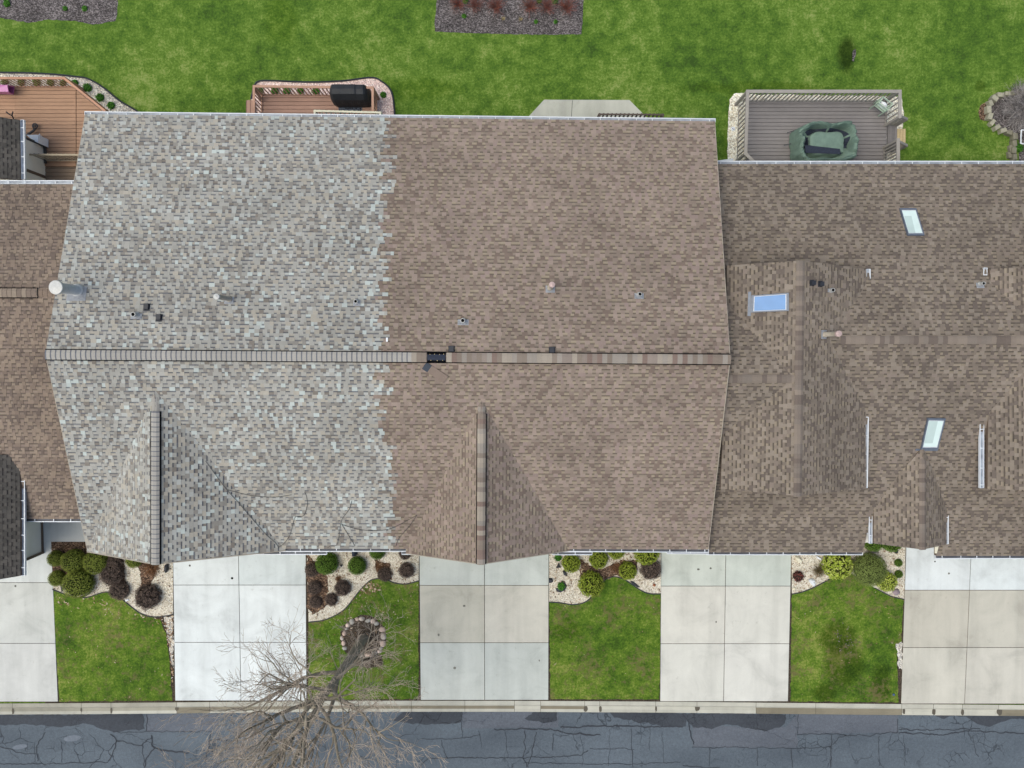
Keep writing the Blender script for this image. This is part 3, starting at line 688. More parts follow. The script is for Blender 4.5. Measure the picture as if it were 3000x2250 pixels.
# walls under the roof
def gable_walls(x0, x1, prof, parent, mat, name='wall'):
    m = MB(); a = [V((x0, y, z)) for y, z in prof]; b = [V((x1, y, z)) for y, z in prof]; n = len(prof)
    m.raw(a + b, [tuple(range(n)), tuple(range(2 * n - 1, n - 1, -1))] + [(k, n + k, n + (k + 1) % n, (k + 1) % n) for k in range(n)])
    return m.build(name, mat, parent)
yb, yf = bl.y - .55, fl.y + .6
gable_walls(rl.x + .35, rr.x - .35, [(yb, 0), (yb, 2.62), (0, 4.8), (yf, 2.62), (yf, 0)], house, M['siding'])
def garage(pxa, pxb, py, parent):
    a, b = P(pxa, py, 0), P(pxb, py, 0); a.y = b.y = yf - .03
    m = MB()
    for k in range(4): m.hexa([V((a.x, a.y - .03, .03 + k * .53)), V((b.x, a.y - .03, .03 + k * .53)), V((b.x, a.y + .03, .03 + k * .53)), V((a.x, a.y + .03, .03 + k * .53))], [V((a.x, a.y - .03, .55 + k * .53)), V((b.x, a.y - .03, .55 + k * .53)), V((b.x, a.y + .03, .55 + k * .53)), V((a.x, a.y + .03, .55 + k * .53))])
    m.build('garage_door', M['garage'], parent)
garage(525, 880, 1600, house); garage(1246, 1592, 1600, house)

# roof fittings
def flue(pb, zb_plane, h, rad, parent, cap_r, mat='silver', capmat='silver'):
    b = zb_plane.hit(*pb); m = MB()
    m.lathe(b + V((0, 0, -.1)), [(rad * 1.35, 0), (rad * 1.35, .14), (rad * 1.05, .2), (rad, .2), (rad, .1 + h - .10)], 18)
    f = m.build('flue', M[mat], parent, origin=b, smooth=True)
    m = MB(); t = b + V((0, 0, h))
    m.lathe(t, [(rad * .8, -.2), (rad * .8, -.1), (cap_r, -.1), (cap_r * 1.02, -.02), (cap_r * .96, 0), (cap_r * .4, .015), (0.001, .025)], 20)
    m.build('cap', M[capmat], f, smooth=False)
    m = MB(); up = zb_plane.up(); s = up.cross(zb_plane.n)
    q = [b + up * y * rad * 2 + s * x * rad * 1.9 + zb_plane.n * .022 for x, y in ((-1, -.4), (1, -.4), (1, 1.1), (-1, 1.1))]
    m.face(q); m.face(q[::-1]); m.build('flashing', M['lead'], f)
    return f
def vent_pipe(pb, pl, h, rad, parent, fl=.2, shift=.0):
    b = pl.hit(*pb); m = MB()
    m.lathe(b + V((0, 0, -.06)), [(rad * 1.5, 0), (rad * 1.25, .1), (rad, .14), (rad, .06 + h), (rad * .82, .06 + h), (rad * .82, .06 + h - .15)], 16)
    f = m.build('vent_pipe', M['silver'], parent, origin=b, smooth=False)
    m = MB(); m.lathe(b + V((0, 0, h - .03)), [(rad * .84, 0), (.001, 0)], 14); m.build('opening', M['hole'], f)
    m = MB(); up = pl.up(); s = up.cross(pl.n)
    q = [b + up * y + s * x + pl.n * .022 for x, y in ((-fl, -.04 + shift), (fl, -.04 + shift), (fl, .16 + shift), (-fl, .16 + shift))]
    m.face(q); m.face(q[::-1]); m.build('flashing', M['lead'], f)
def box_vent(pb, pl, parent, w=.18, l=.23, h=.12, name='box_vent'):
    c = pl.hit(*pb); up = pl.up(); s = up.cross(pl.n).normalized(); n = pl.n; m = MB()
    b_ = [c + s * x * w / 2 + up * y * l / 2 for x, y in ((-1, -1), (1, -1), (1, 1), (-1, 1))]
    t_ = [c + s * x * w / 2 * .86 + up * (y * l / 2 * .8 + .01) + n * h * (1 if y < 0 else .75) for x, y in ((-1, -1), (1, -1), (1, 1), (-1, 1))]
    m.hexa(b_, t_); q = [c + s * x * w * .62 + up * (y * l * .6 + .02) + n * .02 for x, y in ((-1, -1), (1, -1), (1, 1), (-1, 1))]
    m.face(q)
    f = m.build(name, M['black'], parent, origin=c)
flue((227, 851), REAR, 1.2, .175, house, .235)
flue((672, 876), REAR, 1.1, .085, house, .10, 'pipe', 'silver')
flue((1612, 843), REAR, 1.15, .085, house, .10, 'pipe', 'pinkcap')
vent_pipe((401, 922), REAR, .26, .078, house, .19)
vent_pipe((1046, 884), REAR, .24, .065, house, .12)
vent_pipe((1357, 940), REAR, .24, .075, house, .19)
vent_pipe((1872, 863), REAR, .22, .065, house, .16)
for p in ((431, 899), (467, 930), (1323, 1023), (1617, 1026)): box_vent(p, REAR, house)
m = MB(); c = REAR.hit(1134, 995); m.box(c + V((0, 0, .02)), (.06, .14, .02)); m.build('patch', M['white'], house)
# stain below the flue
# loose strip of cap shingles
m = MB(); a, b = FRONT.hit(1243, 1070), FRONT.hit(1306, 1111); d = (b - a).normalized(); s = FRONT.n.cross(d)
for k in range(4):
    p0, p1 = a + d * (b - a).length * k / 4, a + d * (b - a).length * (k + 1.06) / 4; h = FRONT.n * (.02 + .007 * k)
    m.hexa([p0 - s * .15 + h, p1 - s * .15 + h, p1 + s * .15 + h, p0 + s * .15 + h], [p0 - s * .15 + h + FRONT.n * .012, p1 - s * .15 + h + FRONT.n * .012, p1 + s * .15 + h + FRONT.n * .012, p0 + s * .15 + h + FRONT.n * .012], C(74, 80, 90) if k == 0 else jit(C(140, 124, 114), .06))
tag(m.build('loose_shingle_strip', M['shingle'], origin=a), 'blown off strip of brown ridge shingles lying askew just below the bare ridge vent', 'shingle strip')
# heating cable
def cable(runs, label):
    m = MB()
    for pts in runs:
        q = []
        for p in bez([V((x, y, 0)) for x, y in pts], 5):
            h_ = FRONT.hit(p.x, p.y)
            z = h_.z
            for pl, poly in gA[2] + gB[2]:
                hh = pl.hit(p.x, p.y)
                if hh.z > z and min(poly[2].x, poly[0].x) - .05 <= hh.x <= max(poly[2].x, poly[0].x) + .05: z = hh.z; h_ = hh
            q.append(h_ + V((0, 0, .035)))
        m.tube(q, .0085, 5)
    o = m.build('heating_cable', M['darktrim'], origin=FRONT.hit(*runs[0][0])); return tag(o, label, 'cable')
cable([[(603, 1350), (632, 1390), (667, 1436), (700, 1473), (740, 1520), (779, 1564), (806, 1588), (818, 1606)], [(667, 1434), (720, 1448), (752, 1453), (806, 1456), (855, 1449)], [(818, 1602), (836, 1588), (851, 1563), (860, 1530), (867, 1513), (890, 1510), (901, 1478), (898, 1452), (893, 1441)]], 'thin dark heat cable looping from the grey gable valley to the gutter')
cable([[(1031, 1467), (1023, 1492), (1003, 1520), (997, 1545), (992, 1580), (986, 1597), (970, 1598), (960, 1605)], [(1001, 1534), (1018, 1562), (1040, 1598)], [(1002, 1536), (1050, 1550), (1100, 1554), (1145, 1548), (1190, 1526), (1222, 1508)], [(1222, 1508), (1200, 1540), (1170, 1575), (1160, 1600)]], 'thin dark heat cable strung across grey shingles to the brown gable')

# ================================================================== RIGHT HOUSE
house2 = thing('terrace_house', 'brown roofed house at the right with skylights and several cross gables', 'house', (P(2700, 1000, 0).x, 0, 0))
z2 = 2.2; S2 = .30
e0, e1 = P(2090, 481, z2), P(3300, 481, z2)
RR = Plane(e0, e1, e0 + V((0, -1, S2)))
ridL, ridLx = RR.hit(2130, 1110), RR.hit(2345, 1110)
ridR, ridRx = RR.hit(2330, 996), RR.hit(3300, 996)
fe = P(2700, 1628, 2.15)
RF = Plane(V((0, fe.y, 2.15)), V((9, fe.y, 2.15)), ridR)
Zl = ridL.z
LLf = RF.hit(2200, 1440); LL = Plane(ridL, ridLx, LLf)
G_lo, G_hi = RR, RF
m2 = MB()
mid = RR.hit(2345, 900)
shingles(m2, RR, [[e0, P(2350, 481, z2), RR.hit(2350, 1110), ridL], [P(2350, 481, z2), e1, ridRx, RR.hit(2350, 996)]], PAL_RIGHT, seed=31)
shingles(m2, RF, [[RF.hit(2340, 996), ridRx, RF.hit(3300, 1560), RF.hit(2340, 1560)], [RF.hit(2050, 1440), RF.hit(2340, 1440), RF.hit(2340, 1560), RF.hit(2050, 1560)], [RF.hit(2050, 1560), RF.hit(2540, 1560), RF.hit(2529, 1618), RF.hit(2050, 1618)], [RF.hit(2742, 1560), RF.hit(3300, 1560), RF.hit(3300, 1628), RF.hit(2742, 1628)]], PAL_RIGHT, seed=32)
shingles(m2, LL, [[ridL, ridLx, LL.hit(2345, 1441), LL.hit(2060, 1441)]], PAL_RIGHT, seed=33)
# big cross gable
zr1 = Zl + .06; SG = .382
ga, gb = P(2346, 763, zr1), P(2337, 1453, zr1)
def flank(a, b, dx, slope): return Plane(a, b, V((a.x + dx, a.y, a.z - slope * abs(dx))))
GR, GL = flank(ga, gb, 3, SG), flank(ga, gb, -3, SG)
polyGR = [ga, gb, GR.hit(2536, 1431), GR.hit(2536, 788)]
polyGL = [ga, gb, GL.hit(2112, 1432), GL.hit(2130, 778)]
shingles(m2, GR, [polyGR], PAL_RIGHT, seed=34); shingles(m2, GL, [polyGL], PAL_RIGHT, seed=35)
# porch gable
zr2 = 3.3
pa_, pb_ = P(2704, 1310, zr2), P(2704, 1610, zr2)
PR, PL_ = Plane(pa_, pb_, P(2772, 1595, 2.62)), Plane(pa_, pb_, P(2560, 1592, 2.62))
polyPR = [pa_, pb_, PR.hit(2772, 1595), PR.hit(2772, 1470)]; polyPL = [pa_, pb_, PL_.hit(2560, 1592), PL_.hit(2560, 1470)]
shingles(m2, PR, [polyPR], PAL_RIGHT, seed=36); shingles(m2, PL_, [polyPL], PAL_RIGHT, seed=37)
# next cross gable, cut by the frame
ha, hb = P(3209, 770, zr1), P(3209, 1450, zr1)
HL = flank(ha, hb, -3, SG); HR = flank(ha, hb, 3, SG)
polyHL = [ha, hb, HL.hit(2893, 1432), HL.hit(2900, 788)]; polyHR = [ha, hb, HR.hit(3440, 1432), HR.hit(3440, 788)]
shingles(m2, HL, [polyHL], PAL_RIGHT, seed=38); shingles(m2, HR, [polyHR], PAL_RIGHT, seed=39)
m2.build('roof', M['shingle'], house2)
m = MB()
for q in ([e0, P(2350, 481, z2), RR.hit(2350, 1110), ridL], [P(2350, 481, z2), e1, ridRx, RR.hit(2350, 996)], [RF.hit(2340, 996), ridRx, RF.hit(3300, 1560), RF.hit(2340, 1560)], [RF.hit(2050, 1440), RF.hit(2340, 1440), RF.hit(2340, 1560), RF.hit(2050, 1560)], [RF.hit(2050, 1560), RF.hit(2540, 1560), RF.hit(2529, 1618), RF.hit(2050, 1618)], [RF.hit(2742, 1560), RF.hit(3300, 1560), RF.hit(3300, 1628), RF.hit(2742, 1628)], [ridL, ridLx, LL.hit(2345, 1441), LL.hit(2060, 1441)], polyGR, polyGL, polyPR, polyPL, polyHL, polyHR):
    slab(m, q, .12)
m.build('fascia', M['fascia'], house2)
RC = [C(124, 113, 105), C(136, 124, 114), C(112, 101, 94), C(128, 118, 110)]
mc, mv = MB(), MB()
up_ = V((0, 0, .01))
cap_run(mc, mv, ga + up_, gb + up_, 11, .30, .172, RC, None, vent=False, raise_=.02, slope=.4)
cap_run(mc, mv, ridL + up_, ridLx + up_, 12, .30, .172, [jit2(c, .95) for c in RC], None, vent=False, raise_=.02)
cap_run(mc, mv, RR.hit(2462, 996) + up_, ridRx + up_, 13, .30, .172, RC, None, vent=False, raise_=.02)
cap_run(mc, mv, P(2704, 1345, zr2) + up_, pb_ + up_, 14, .26, .172, RC, None, vent=False, raise_=.02, slope=.55)
mc.build('ridge_cap', M['shingle'], house2)
for k, g in ((polyGR, 1), (polyGL, 1), (polyPR, 1), (polyPL, 1), (polyHL, 1)): pass
gutter(P(2096, 482, z2 - .04), P(3300, 482, z2 - .04), Yp, house2)
gutter(P(2070, 1616, z2 - .08), P(2528, 1616, z2 - .08), Yn, house2, caps=(False, True), inner='gutdark')
gutter(P(2741, 1627, z2 - .08), P(3300, 1627, z2 - .08), Yn, house2, inner='gutdark')
g1 = polyGR[2]; g2 = polyGR[3]
gutter(GR.hit(2537, 1184) + gz, GR.hit(2533, 1430) + gz, Xp, house2)
gutter(GR.hit(2541, 844) + gz, GR.hit(2541, 788) + gz, Xp, house2, w=.13)
gutter(PR.hit(2773, 1488) + gz, PR.hit(2773, 1595) + gz, Xp, house2, w=.10)
gutter(PL_.hit(2558, 1488) + gz, PL_.hit(2558, 1593) + gz, -Xp, house2, w=.12)
gutter(HL.hit(2886, 1186) + gz, HL.hit(2886, 1430) + gz, -Xp, house2, w=.15)
gutter(HL.hit(2896, 784) + gz, HL.hit(2893, 842) + gz, -Xp, house2, w=.13)
m = MB()
def stub(p, q, w=.07): m = MB(); m.beam(p, q, w, w); m.build('downspout', M['white'], house2)
stub(P(2870, 1253, 3.3), P(2852, 1254, 2.9)); stub(P(2868, 797, 3.4), P(2862, 797, 3.2)); stub(P(2550, 1542, 2.45), P(2533, 1542, 2.3)); stub(P(2546, 1563, 2.45), P(2525, 1563, 2.1), .04); stub(P(2782, 1558, 2.4), P(2786, 1557, 2.2), .04)
m = MB(); m.beam(P(2872, 1318, 3.2), P(2852, 1388, 2.55), .07, .04); m.beam(P(2852, 1386, 2.55), P(2872, 1388, 2.6), .07, .04); m.build('downspout', M['cream'], house2); m = MB(); m.hexa(pxz([(2738, 1600), (2751, 1596), (2745, 1621), (2738, 1621)], 2.2), pxz([(2738, 1600), (2751, 1596), (2745, 1621), (2738, 1621)], 2.36)); m.build('wall_trim', M['cream'], house2)
# walls
gable_walls(P(2139, 1053, ZR).x + .1, e1.x - .3, [(e0.y - .55, 0), (e0.y - .55, z2 - .15), (ridR.y, ridR.z - .25), (RF.hit(2700, 1560).y + .1, RF.hit(2700, 1560).z - .2), (RF.hit(2700, 1560).y + .1, 0)], house2, M['siding'])
for a, b in ((2100, 2515), (2760, 3250)):
    m = MB(); p0, p1 = P(a, 1600, 0), P(b, 1600, 0); y0 = RF.hit(2700, 1555).y; y1 = RF.hit(2700, 1595).y
    m.hexa([V((p0.x, y1, 0)), V((p1.x, y1, 0)), V((p1.x, y0, 0)), V((p0.x, y0, 0))], [V((p0.x, y1, 2)), V((p1.x, y1, 2)), V((p1.x, y0, 2.1)), V((p0.x, y0, 2.1))]); m.build('wall', M['siding'], house2)
    m = MB(); c0 = (p0.x + p1.x) / 2
    for k in range(4): m.box((c0, y1 - .03, .26 + k * .47), (4.6, .05, .45))
    m.build('garage_door', M['garage'], house2)
# skylights
def skylight(corners, pl, gmat, h=.09, apron=None, shade=None):
    q = [pl.hit(*c) for c in corners]; n = pl.n; ctr = sum(q, V((0, 0, 0))) / 4; m = MB()
    ins = [p.lerp(ctr, .13) for p in q]
    for k in range(4):
        a, b, c, d = q[k], q[(k + 1) % 4], ins[(k + 1) % 4], ins[k]
        m.hexa([a - n * .02, b - n * .02, c - n * .02, d - n * .02], [a + n * h, b + n * h, c + n * h, d + n * h])
    if apron:
        ap = [pl.hit(*c) + n * .03 for c in apron]; m.hexa([p - n * .02 for p in ap], [p + n * .012 for p in ap])
    f = m.build('skylight', M['winframe'], house2, origin=ctr)
    m = MB(); m.hexa([p + n * (h - .06) for p in ins], [p + n * (h - .02) for p in ins]); m.build('glass', M[gmat], f)
    in2 = [p.lerp(ctr, .05) for p in ins]; m = MB()
    for k in range(4): m.hexa([ins[k] + n * (h - .03), ins[(k + 1) % 4] + n * (h - .03), in2[(k + 1) % 4] + n * (h - .03), in2[k] + n * (h - .03)], [ins[k] + n * (h - .012), ins[(k + 1) % 4] + n * (h - .012), in2[(k + 1) % 4] + n * (h - .012), in2[k] + n * (h - .012)])
    m.build('liner', M['lead'], f)
    if shade:
        s_ = [ins[0].lerp(ins[1], x).lerp(ins[3].lerp(ins[2], x), y) for x, y in shade]; m = MB(); m.hexa([p + n * (h - .021) for p in s_], [p + n * (h - .017) for p in s_]); m.build('blind', M['glass_mint'], f)
skylight([(2633, 613), (2681, 613), (2705, 692), (2657, 692)], RR, 'shade', shade=[(.08, .25), (.58, .25), (.5, .97), (.05, .97)])
skylight([(2715, 1223), (2767, 1224), (2744, 1315), (2695, 1315)], RF, 'shade', apron=[(2682, 1314), (2748, 1315), (2744, 1320), (2680, 1319)], shade=[(.05, .03), (.62, .03), (.62, .84), (.05, .84)])
skylight([(2202, 866), (2311, 858), (2311, 911), (2200, 916)], GL, 'glass_blue', apron=[(2192, 855), (2201, 855), (2200, 926), (2190, 926)])
flue((2416, 980), GR, 1.1, .08, house2, .105, 'pipe', 'pinkcap')
vent_pipe((2434, 851), GR, .2, .068, house2, .06); vent_pipe((2870, 832), RR, .24, .062, house2, .14)
for p in ((2379, 829), (2403, 832)): box_vent(p, GR, house2, .17, .17, .13)

# ================================================================== LEFT HOUSE
house3 = thing('neighbour_house', 'brown roofed house cut off at the left edge with a cream walled wing', 'house', (P(-200, 1000, 0).x, 0, 0))
le0, le1 = P(-700, 541, 2.4), P(240, 541, 2.4); lr0, lr1 = P(-700, 858, 4.0), P(200, 858, 4.0); lf0, lf1 = P(-700, 1520, 2.4), P(253, 1520, 2.4)
lr1 = V((le1.x, lr1.y, lr1.z)); lf1 = V((le1.x, lf1.y, lf1.z))
LB, LFp = Plane(le0, le1, lr0), Plane(lf0, lf1, lr0)
m3 = MB()
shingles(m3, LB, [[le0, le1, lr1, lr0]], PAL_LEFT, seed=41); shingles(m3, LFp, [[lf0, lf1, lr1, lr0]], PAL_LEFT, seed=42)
m3.build('roof', M['shingle'], house3)
zq = 2.75; q0, q1 = P(58, 1330, zq), P(60, 1687, zq); WQ = Plane(q0, q1, q0 + V((-1, 0, .42)))
w0 = P(57, 352, 2.1); w1 = P(60, 526, 2.1); WR = Plane(w0, w1, w0 + V((-1, 0, .35)))
md = MB(); polyWQ = [q0, q1, q1 + V((-3, -.25, 1.26)), q0 + V((-3, 0, 1.26))]; polyWR = [w0, w1, w1 + V((-3, 0, 1.05)), w0 + V((-3, .25, 1.05))]
shingles(md, WQ, [polyWQ], PAL_SHADED, seed=43); shingles(md, WR, [polyWR], PAL_SHADED, seed=44)
o = md.build('roof', M['shingle'], house3); o["label"] = "side wings with shade painted into the shingles"
m = MB()
for q in ([le0, le1, lr1, lr0], [lf0, lf1, lr1, lr0], polyWQ, polyWR): slab(m, q, .12)
m.build('fascia', M['fascia'], house3)
mc, mv = MB(), MB()
cap_run(mc, mv, lr0 + V((0, 0, .03)), P(108, 858, 4.03), 15, .32, .172, [C(138, 124, 112), C(128, 114, 104), C(150, 136, 122)], None, slope=.3)
cap_run(mc, mv, P(110, 858, 4.0), lr1, 16, .30, .172, [C(122, 104, 94), C(130, 114, 102)], None, vent=False, raise_=.02)
mc.build('ridge_cap', M['shingle'], house3); mv.build('ridge_vent', M['hole'], house3)
gutter(P(-700, 539, 2.36), P(222, 539, 2.36), Yp, house3, caps=(True, False), hang=.62)
gutter(P(74, 1519, 2.34), P(250, 1519, 2.34), Yn, house3, caps=(False, False), inner='gutdark')
gutter(P(60, 1392, 2.7), P(61, 1686, 2.7), Xp, house3, w=.15)
gutter(P(59, 351, 2.06), P(62, 525, 2.06), Xp, house3, w=.14, hang=.55)
m = MB(); m.beam(P(74, 1452, 2.55), P(92, 1453, 2.35), .08, .07); m.build('downspout', M['white'], house3)
gable_walls(P(-600, 1000, 0).x, rl.x + .3, [(le0.y - .5, 0), (le0.y - .5, 2.25), (lr0.y, 3.7), (lf0.y + .5, 2.25), (lf0.y + .5, 0)], house3, M['siding'])
# cream wing wall at the front with its corner board and skirting
a, b = P(125, 1515, 0), P(127, 1617, 0); xw = a.x
m = MB(); m.hexa([V((xw - 4, b.y, 0)), V((xw, b.y, 0)), V((xw, a.y, 0)), V((xw - 4, a.y, 0))], [V((xw - 4, b.y, 2.9)), V((xw, b.y, 2.65)), V((xw, a.y, 2.65)), V((xw - 4, a.y, 2.9))]); m.build('wall', M['siding'], house3)
m = MB(); m.beam(V((xw + .01, a.y, .07)), V((xw + .01, b.y - .03, .07)), .05, .14); m.beam(V((xw, b.y - .0, 0)), V((xw, b.y, 2.6)), .1, .1); m.build('corner_board', M['fascia'], house3)
a, b = P(131, 428, .35), P(109, 540, .35); xr = a.x - .02
m = MB(); m.hexa([V((xr - 4, b.y - .5, 0)), V((xr, b.y - .5, 0)), V((xr, a.y, 0)), V((xr - 4, a.y, 0))], [V((xr - 4, b.y - .5, 2.3)), V((xr, b.y - .5, 2.02)), V((xr, a.y, 2.02)), V((xr - 4, a.y, 2.3))]); m.build('wall', M['siding'], house3)
m = MB(); m.tube(bez([V((xr, a.y, 2.0)), V((xr, a.y, 1.2)), V((xr + .02, a.y, .5)), V((xr + .06, a.y - .12, .40)), V((xr + .06, a.y - .7, .40))], 4), .055, 6); m.build('corner_pipe', M['darktrim'], house3)
m = MB(); y_ = P(109, 519, .35).y; m.beam(V((xr + .01, y_, .35)), V((xr + .01, y_, 2.0)), .03, .11); m.build('corner_board', M['fascia'], house3)

# ================================================================== DECKS
def boards(mb, poly, pitch, col, gap=.016, breaks=(), th=.03, ang=0.0):
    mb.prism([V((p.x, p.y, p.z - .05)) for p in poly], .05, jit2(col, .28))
    z = poly[0].z; ca, sa = math.cos(ang), math.sin(ang)
    q = [(p.x * ca + p.y * sa, -p.x * sa + p.y * ca) for p in poly]
    ar = sum(q[i][0] * q[(i + 1) % len(q)][1] - q[(i + 1) % len(q)][0] * q[i][1] for i in range(len(q)))
    if ar < 0: q = q[::-1]
    half = []
    for i in range(len(q)):
        a, b = q[i], q[(i + 1) % len(q)]; L = math.hypot(b[0] - a[0], b[1] - a[1]); nx, ny = -(b[1] - a[1]) / L, (b[0] - a[0]) / L; half.append((nx, ny, nx * a[0] + ny * a[1]))
    y = min(p[1] for p in q); y1 = max(p[1] for p in q); x0, x1 = min(p[0] for p in q), max(p[0] for p in q)
    while y < y1:
        xs_ = [x0] + sorted(b + rnd.choice((0, 0, 0)) for b in breaks) + [x1]
        if not breaks and rnd.random() < .45: xs_.insert(1, x0 + (x1 - x0) * rnd.uniform(.15, .85))
        for a, b in zip(xs_, xs_[1:]):
            r = clip([(a + .001, y + gap / 2), (b - .003, y + gap / 2), (b - .003, y + pitch - gap / 2), (a + .001, y + pitch - gap / 2)], half)
            if r: mb.prism([V((p[0] * ca - p[1] * sa, p[0] * sa + p[1] * ca, z)) for p in r], th, jit(col, .045))
        y += pitch
def rail(pts_px, zt, zb, parent, col, top_w=.10, bal=.12, bw=.035, bot=True, posts=True, top_h=.04, scal=False, name='railing', mat=None, skip_post=()):
    m = MB(); pts = [P(x, y, zt) for x, y in pts_px]
    for si, (a, b) in enumerate(zip(pts, pts[1:])):
        a = a + V((0, 0, .003 * si)); b = b + V((0, 0, .003 * si))
        d = (b - a); L = d.length; d.normalize(); n_ = V((-d.y, d.x, 0)); dn = V((0, 0, -1))
        m.beam(a - d * top_w * .49, b + d * top_w * .49, top_w, top_h, jit(col, .04))
        m.beam(a + dn * (top_h / 2 + .02), b + dn * (top_h / 2 + .02), .03, .04, jit(col, .04))
        if bot: m.beam(V((a.x, a.y, zb + .05)), V((b.x, b.y, zb + .05)), .03, .035, jit(col, .04))
        k = max(1, int(L / bal))
        for i in range(k + 1):
            c = a + d * L * i / k; o = n_ * (.035 if scal else 0)
            m.beam(V((c.x, c.y, zb + (.0 if scal else .06))) + o, V((c.x, c.y, zt - .02)) + o, bw, bw, jit(col, .06))
    if posts:
        for pi, p in enumerate(pts):
            if pi in skip_post: continue
            m.beam(V((p.x, p.y, 0)), V((p.x, p.y, zt - .025)), .09, .09, jit(col, .04))
    return m.build(name, mat or M['deck'], parent)
RW = C(180, 144, 118)
# orange wood deck, left
dk = thing('wood_deck', 'orange brown wooden deck with a cut off corner at the upper left', 'deck', P(130, 400, 0))
m = MB(); zd = .35
boards(m, pxz([(-80, 254), (212, 254), (222, 262), (222, 488), (-80, 488)], zd), .151, RW, breaks=(P(45, 300, zd).x,))
boards(m, pxz([(224, 264), (300, 326), (345, 365), (345, 488), (224, 488)], zd), .151, jit2(RW, .95))
m.build('decking', M['deck'], dk)
m = MB(); boards(m, pxz([(95, 490), (300, 490), (300, 560), (95, 560)], zd - .02), .151, C(150, 130, 112)); o = m.build('decking', M['deck'], dk); o["label"] = "greyer boards beyond the divider"
rail([(-60, 229), (188, 229), (306, 324)], 1.28, zd, dk, C(196, 150, 124), top_w=.085, bal=.145, bw=.03)
# fence between the two decks
dv_ = thing('privacy_railing', 'tan slatted divider standing across the left wooden deck', 'railing', P(150, 470, .35))
rail([(72, 453), (231, 454)], 1.25, zd, dv_, C(176, 162, 140), top_w=.06, bal=.165, bw=.045, posts=False, scal=True, name='slats')
# brown deck with grill
dg = thing('wood_deck', 'small brown wooden deck carrying the covered grill behind the grey roof', 'deck', P(920, 300, 0))
m = MB(); DB = C(172, 138, 122)
boards(m, pxz([(764, 277), (1103, 281), (1103, 420), (764, 420)], zd), .151, DB); m.build('decking', M['deck'], dg)
rail([(1092, 345), (1092, 257), (744, 253), (744, 345)], 1.25, zd, dg, C(186, 148, 128), top_w=.09, bal=.15, bw=.032)
m = MB(); boards(m, pxz([(721, 293), (744, 293), (744, 400), (721, 400)], .18), .151, jit2(DB, 1.1), ang=math.pi / 2); m.build('step', M['deck'], dg)
m = MB(); a, b = P(745, 262, 1.2), P(765, 290, .5); m.beam(a, b, .08, .08, jit2(DB, .9)); m.build('post', M['deck'], dg)
# grill under its cover
gc = P(1036, 294, zd); gr = thing('covered_grill', 'barbecue grill under a black fabric cover on the brown deck', 'grill', gc)
secs = []; N = 22
for i in range(N + 1):
    t = i / N; x = (t - .5) * 1.46; e = min(1, min(t, 1 - t) * 13)
    hood = 1 if .03 < t < .72 else .86
    hz = .93 + .20 * hood * min(1, e * 1.2) + .015 * noise.noise(V((x * 4, 3, 0)))
    w = lambda k: .025 * noise.noise(V((x * 6, k * 2.1, 1)))
    fy = -.30 * (.80 + .2 * e)
    secs.append([(fy + w(0), .06 + .04 * noise.noise(V((x * 5, 9, 0)))), (fy - .02 + w(1), .35), (fy + w(2), .62), (fy + .03, .80 - .05 * (1 - e)), (-.10 - .03 * e, hz - .05), (.05, hz), (.24, hz - .06 - .06 * (1 - e)), (.29 + w(5), .7), (.28 + w(6), .06)])
m = MB(); vs = [gc + V(((i / N - .5) * 1.46, y, z)) for i, s_ in enumerate(secs) for y, z in s_]; n = 9
m.raw(vs, [(i * n + k, i * n + k + 1, (i + 1) * n + k + 1, (i + 1) * n + k) for i in range(N) for k in range(n - 1)] + [tuple(range(n)), tuple(N * n + k for k in range(n))[::-1]])
m.build('cover', M['navyblack'] if 'navyblack' in M else m_plain('black_grill_cover', C(40, 42, 48), .6, .35, 0, .2, 8, .01), gr)
for k in (-.6, .58):
    for e in (-.2, .2): m = MB(); m.tube([gc + V((k, e, .0)), gc + V((k, e, .12))], .06, 10); m.build('wheel', M['hole'], gr)
m = MB(); q = pxz([(992, 303), (1061, 304), (1061, 326), (992, 326)], zd + .012); m.prism(q, .012); m.mi = 1
for i in range(11):
    for j in range(4):
        c = q[3].lerp(q[2], (i + .6) / 11.5); c = c.lerp(q[0].lerp(q[1], (i + .6) / 11.5), (j + .6) / 4.4)
        if rnd.random() < .75: m.lathe(c + V((0, 0, .002)), [(.028, 0), (.001, .002)], 8)
tag(m.build('grill_mat', [m_plain('slate_rubber', C(84, 92, 106), .7, .2), M['hole']], origin=q[0]), 'dark perforated mat on the deck in front of the grill', 'mat')
# cream railing by the house
cr = thing('cream_railing', 'cream white vinyl railing beside the grill just behind the gutter', 'railing', P(1018, 330, .35))
rail([(922, 360), (922, 325), (1114, 330), (1114, 365)], 1.35, zd, cr, C(226, 222, 200), top_w=.07, bal=.17, bw=.045, posts=True, scal=True, name='slats', mat=M['attr'])
# dark railing over the patio
br_ = thing('dark_railing', 'dark brown metal railing along the concrete patio edge', 'railing', P(1850, 340, .06))
rail([(1753, 372), (1757, 335), (1942, 336), (1942, 372)], 1.3, .3, br_, C(98, 86, 80), top_w=.055, bal=.16, bw=.05, scal=True, name='slats')
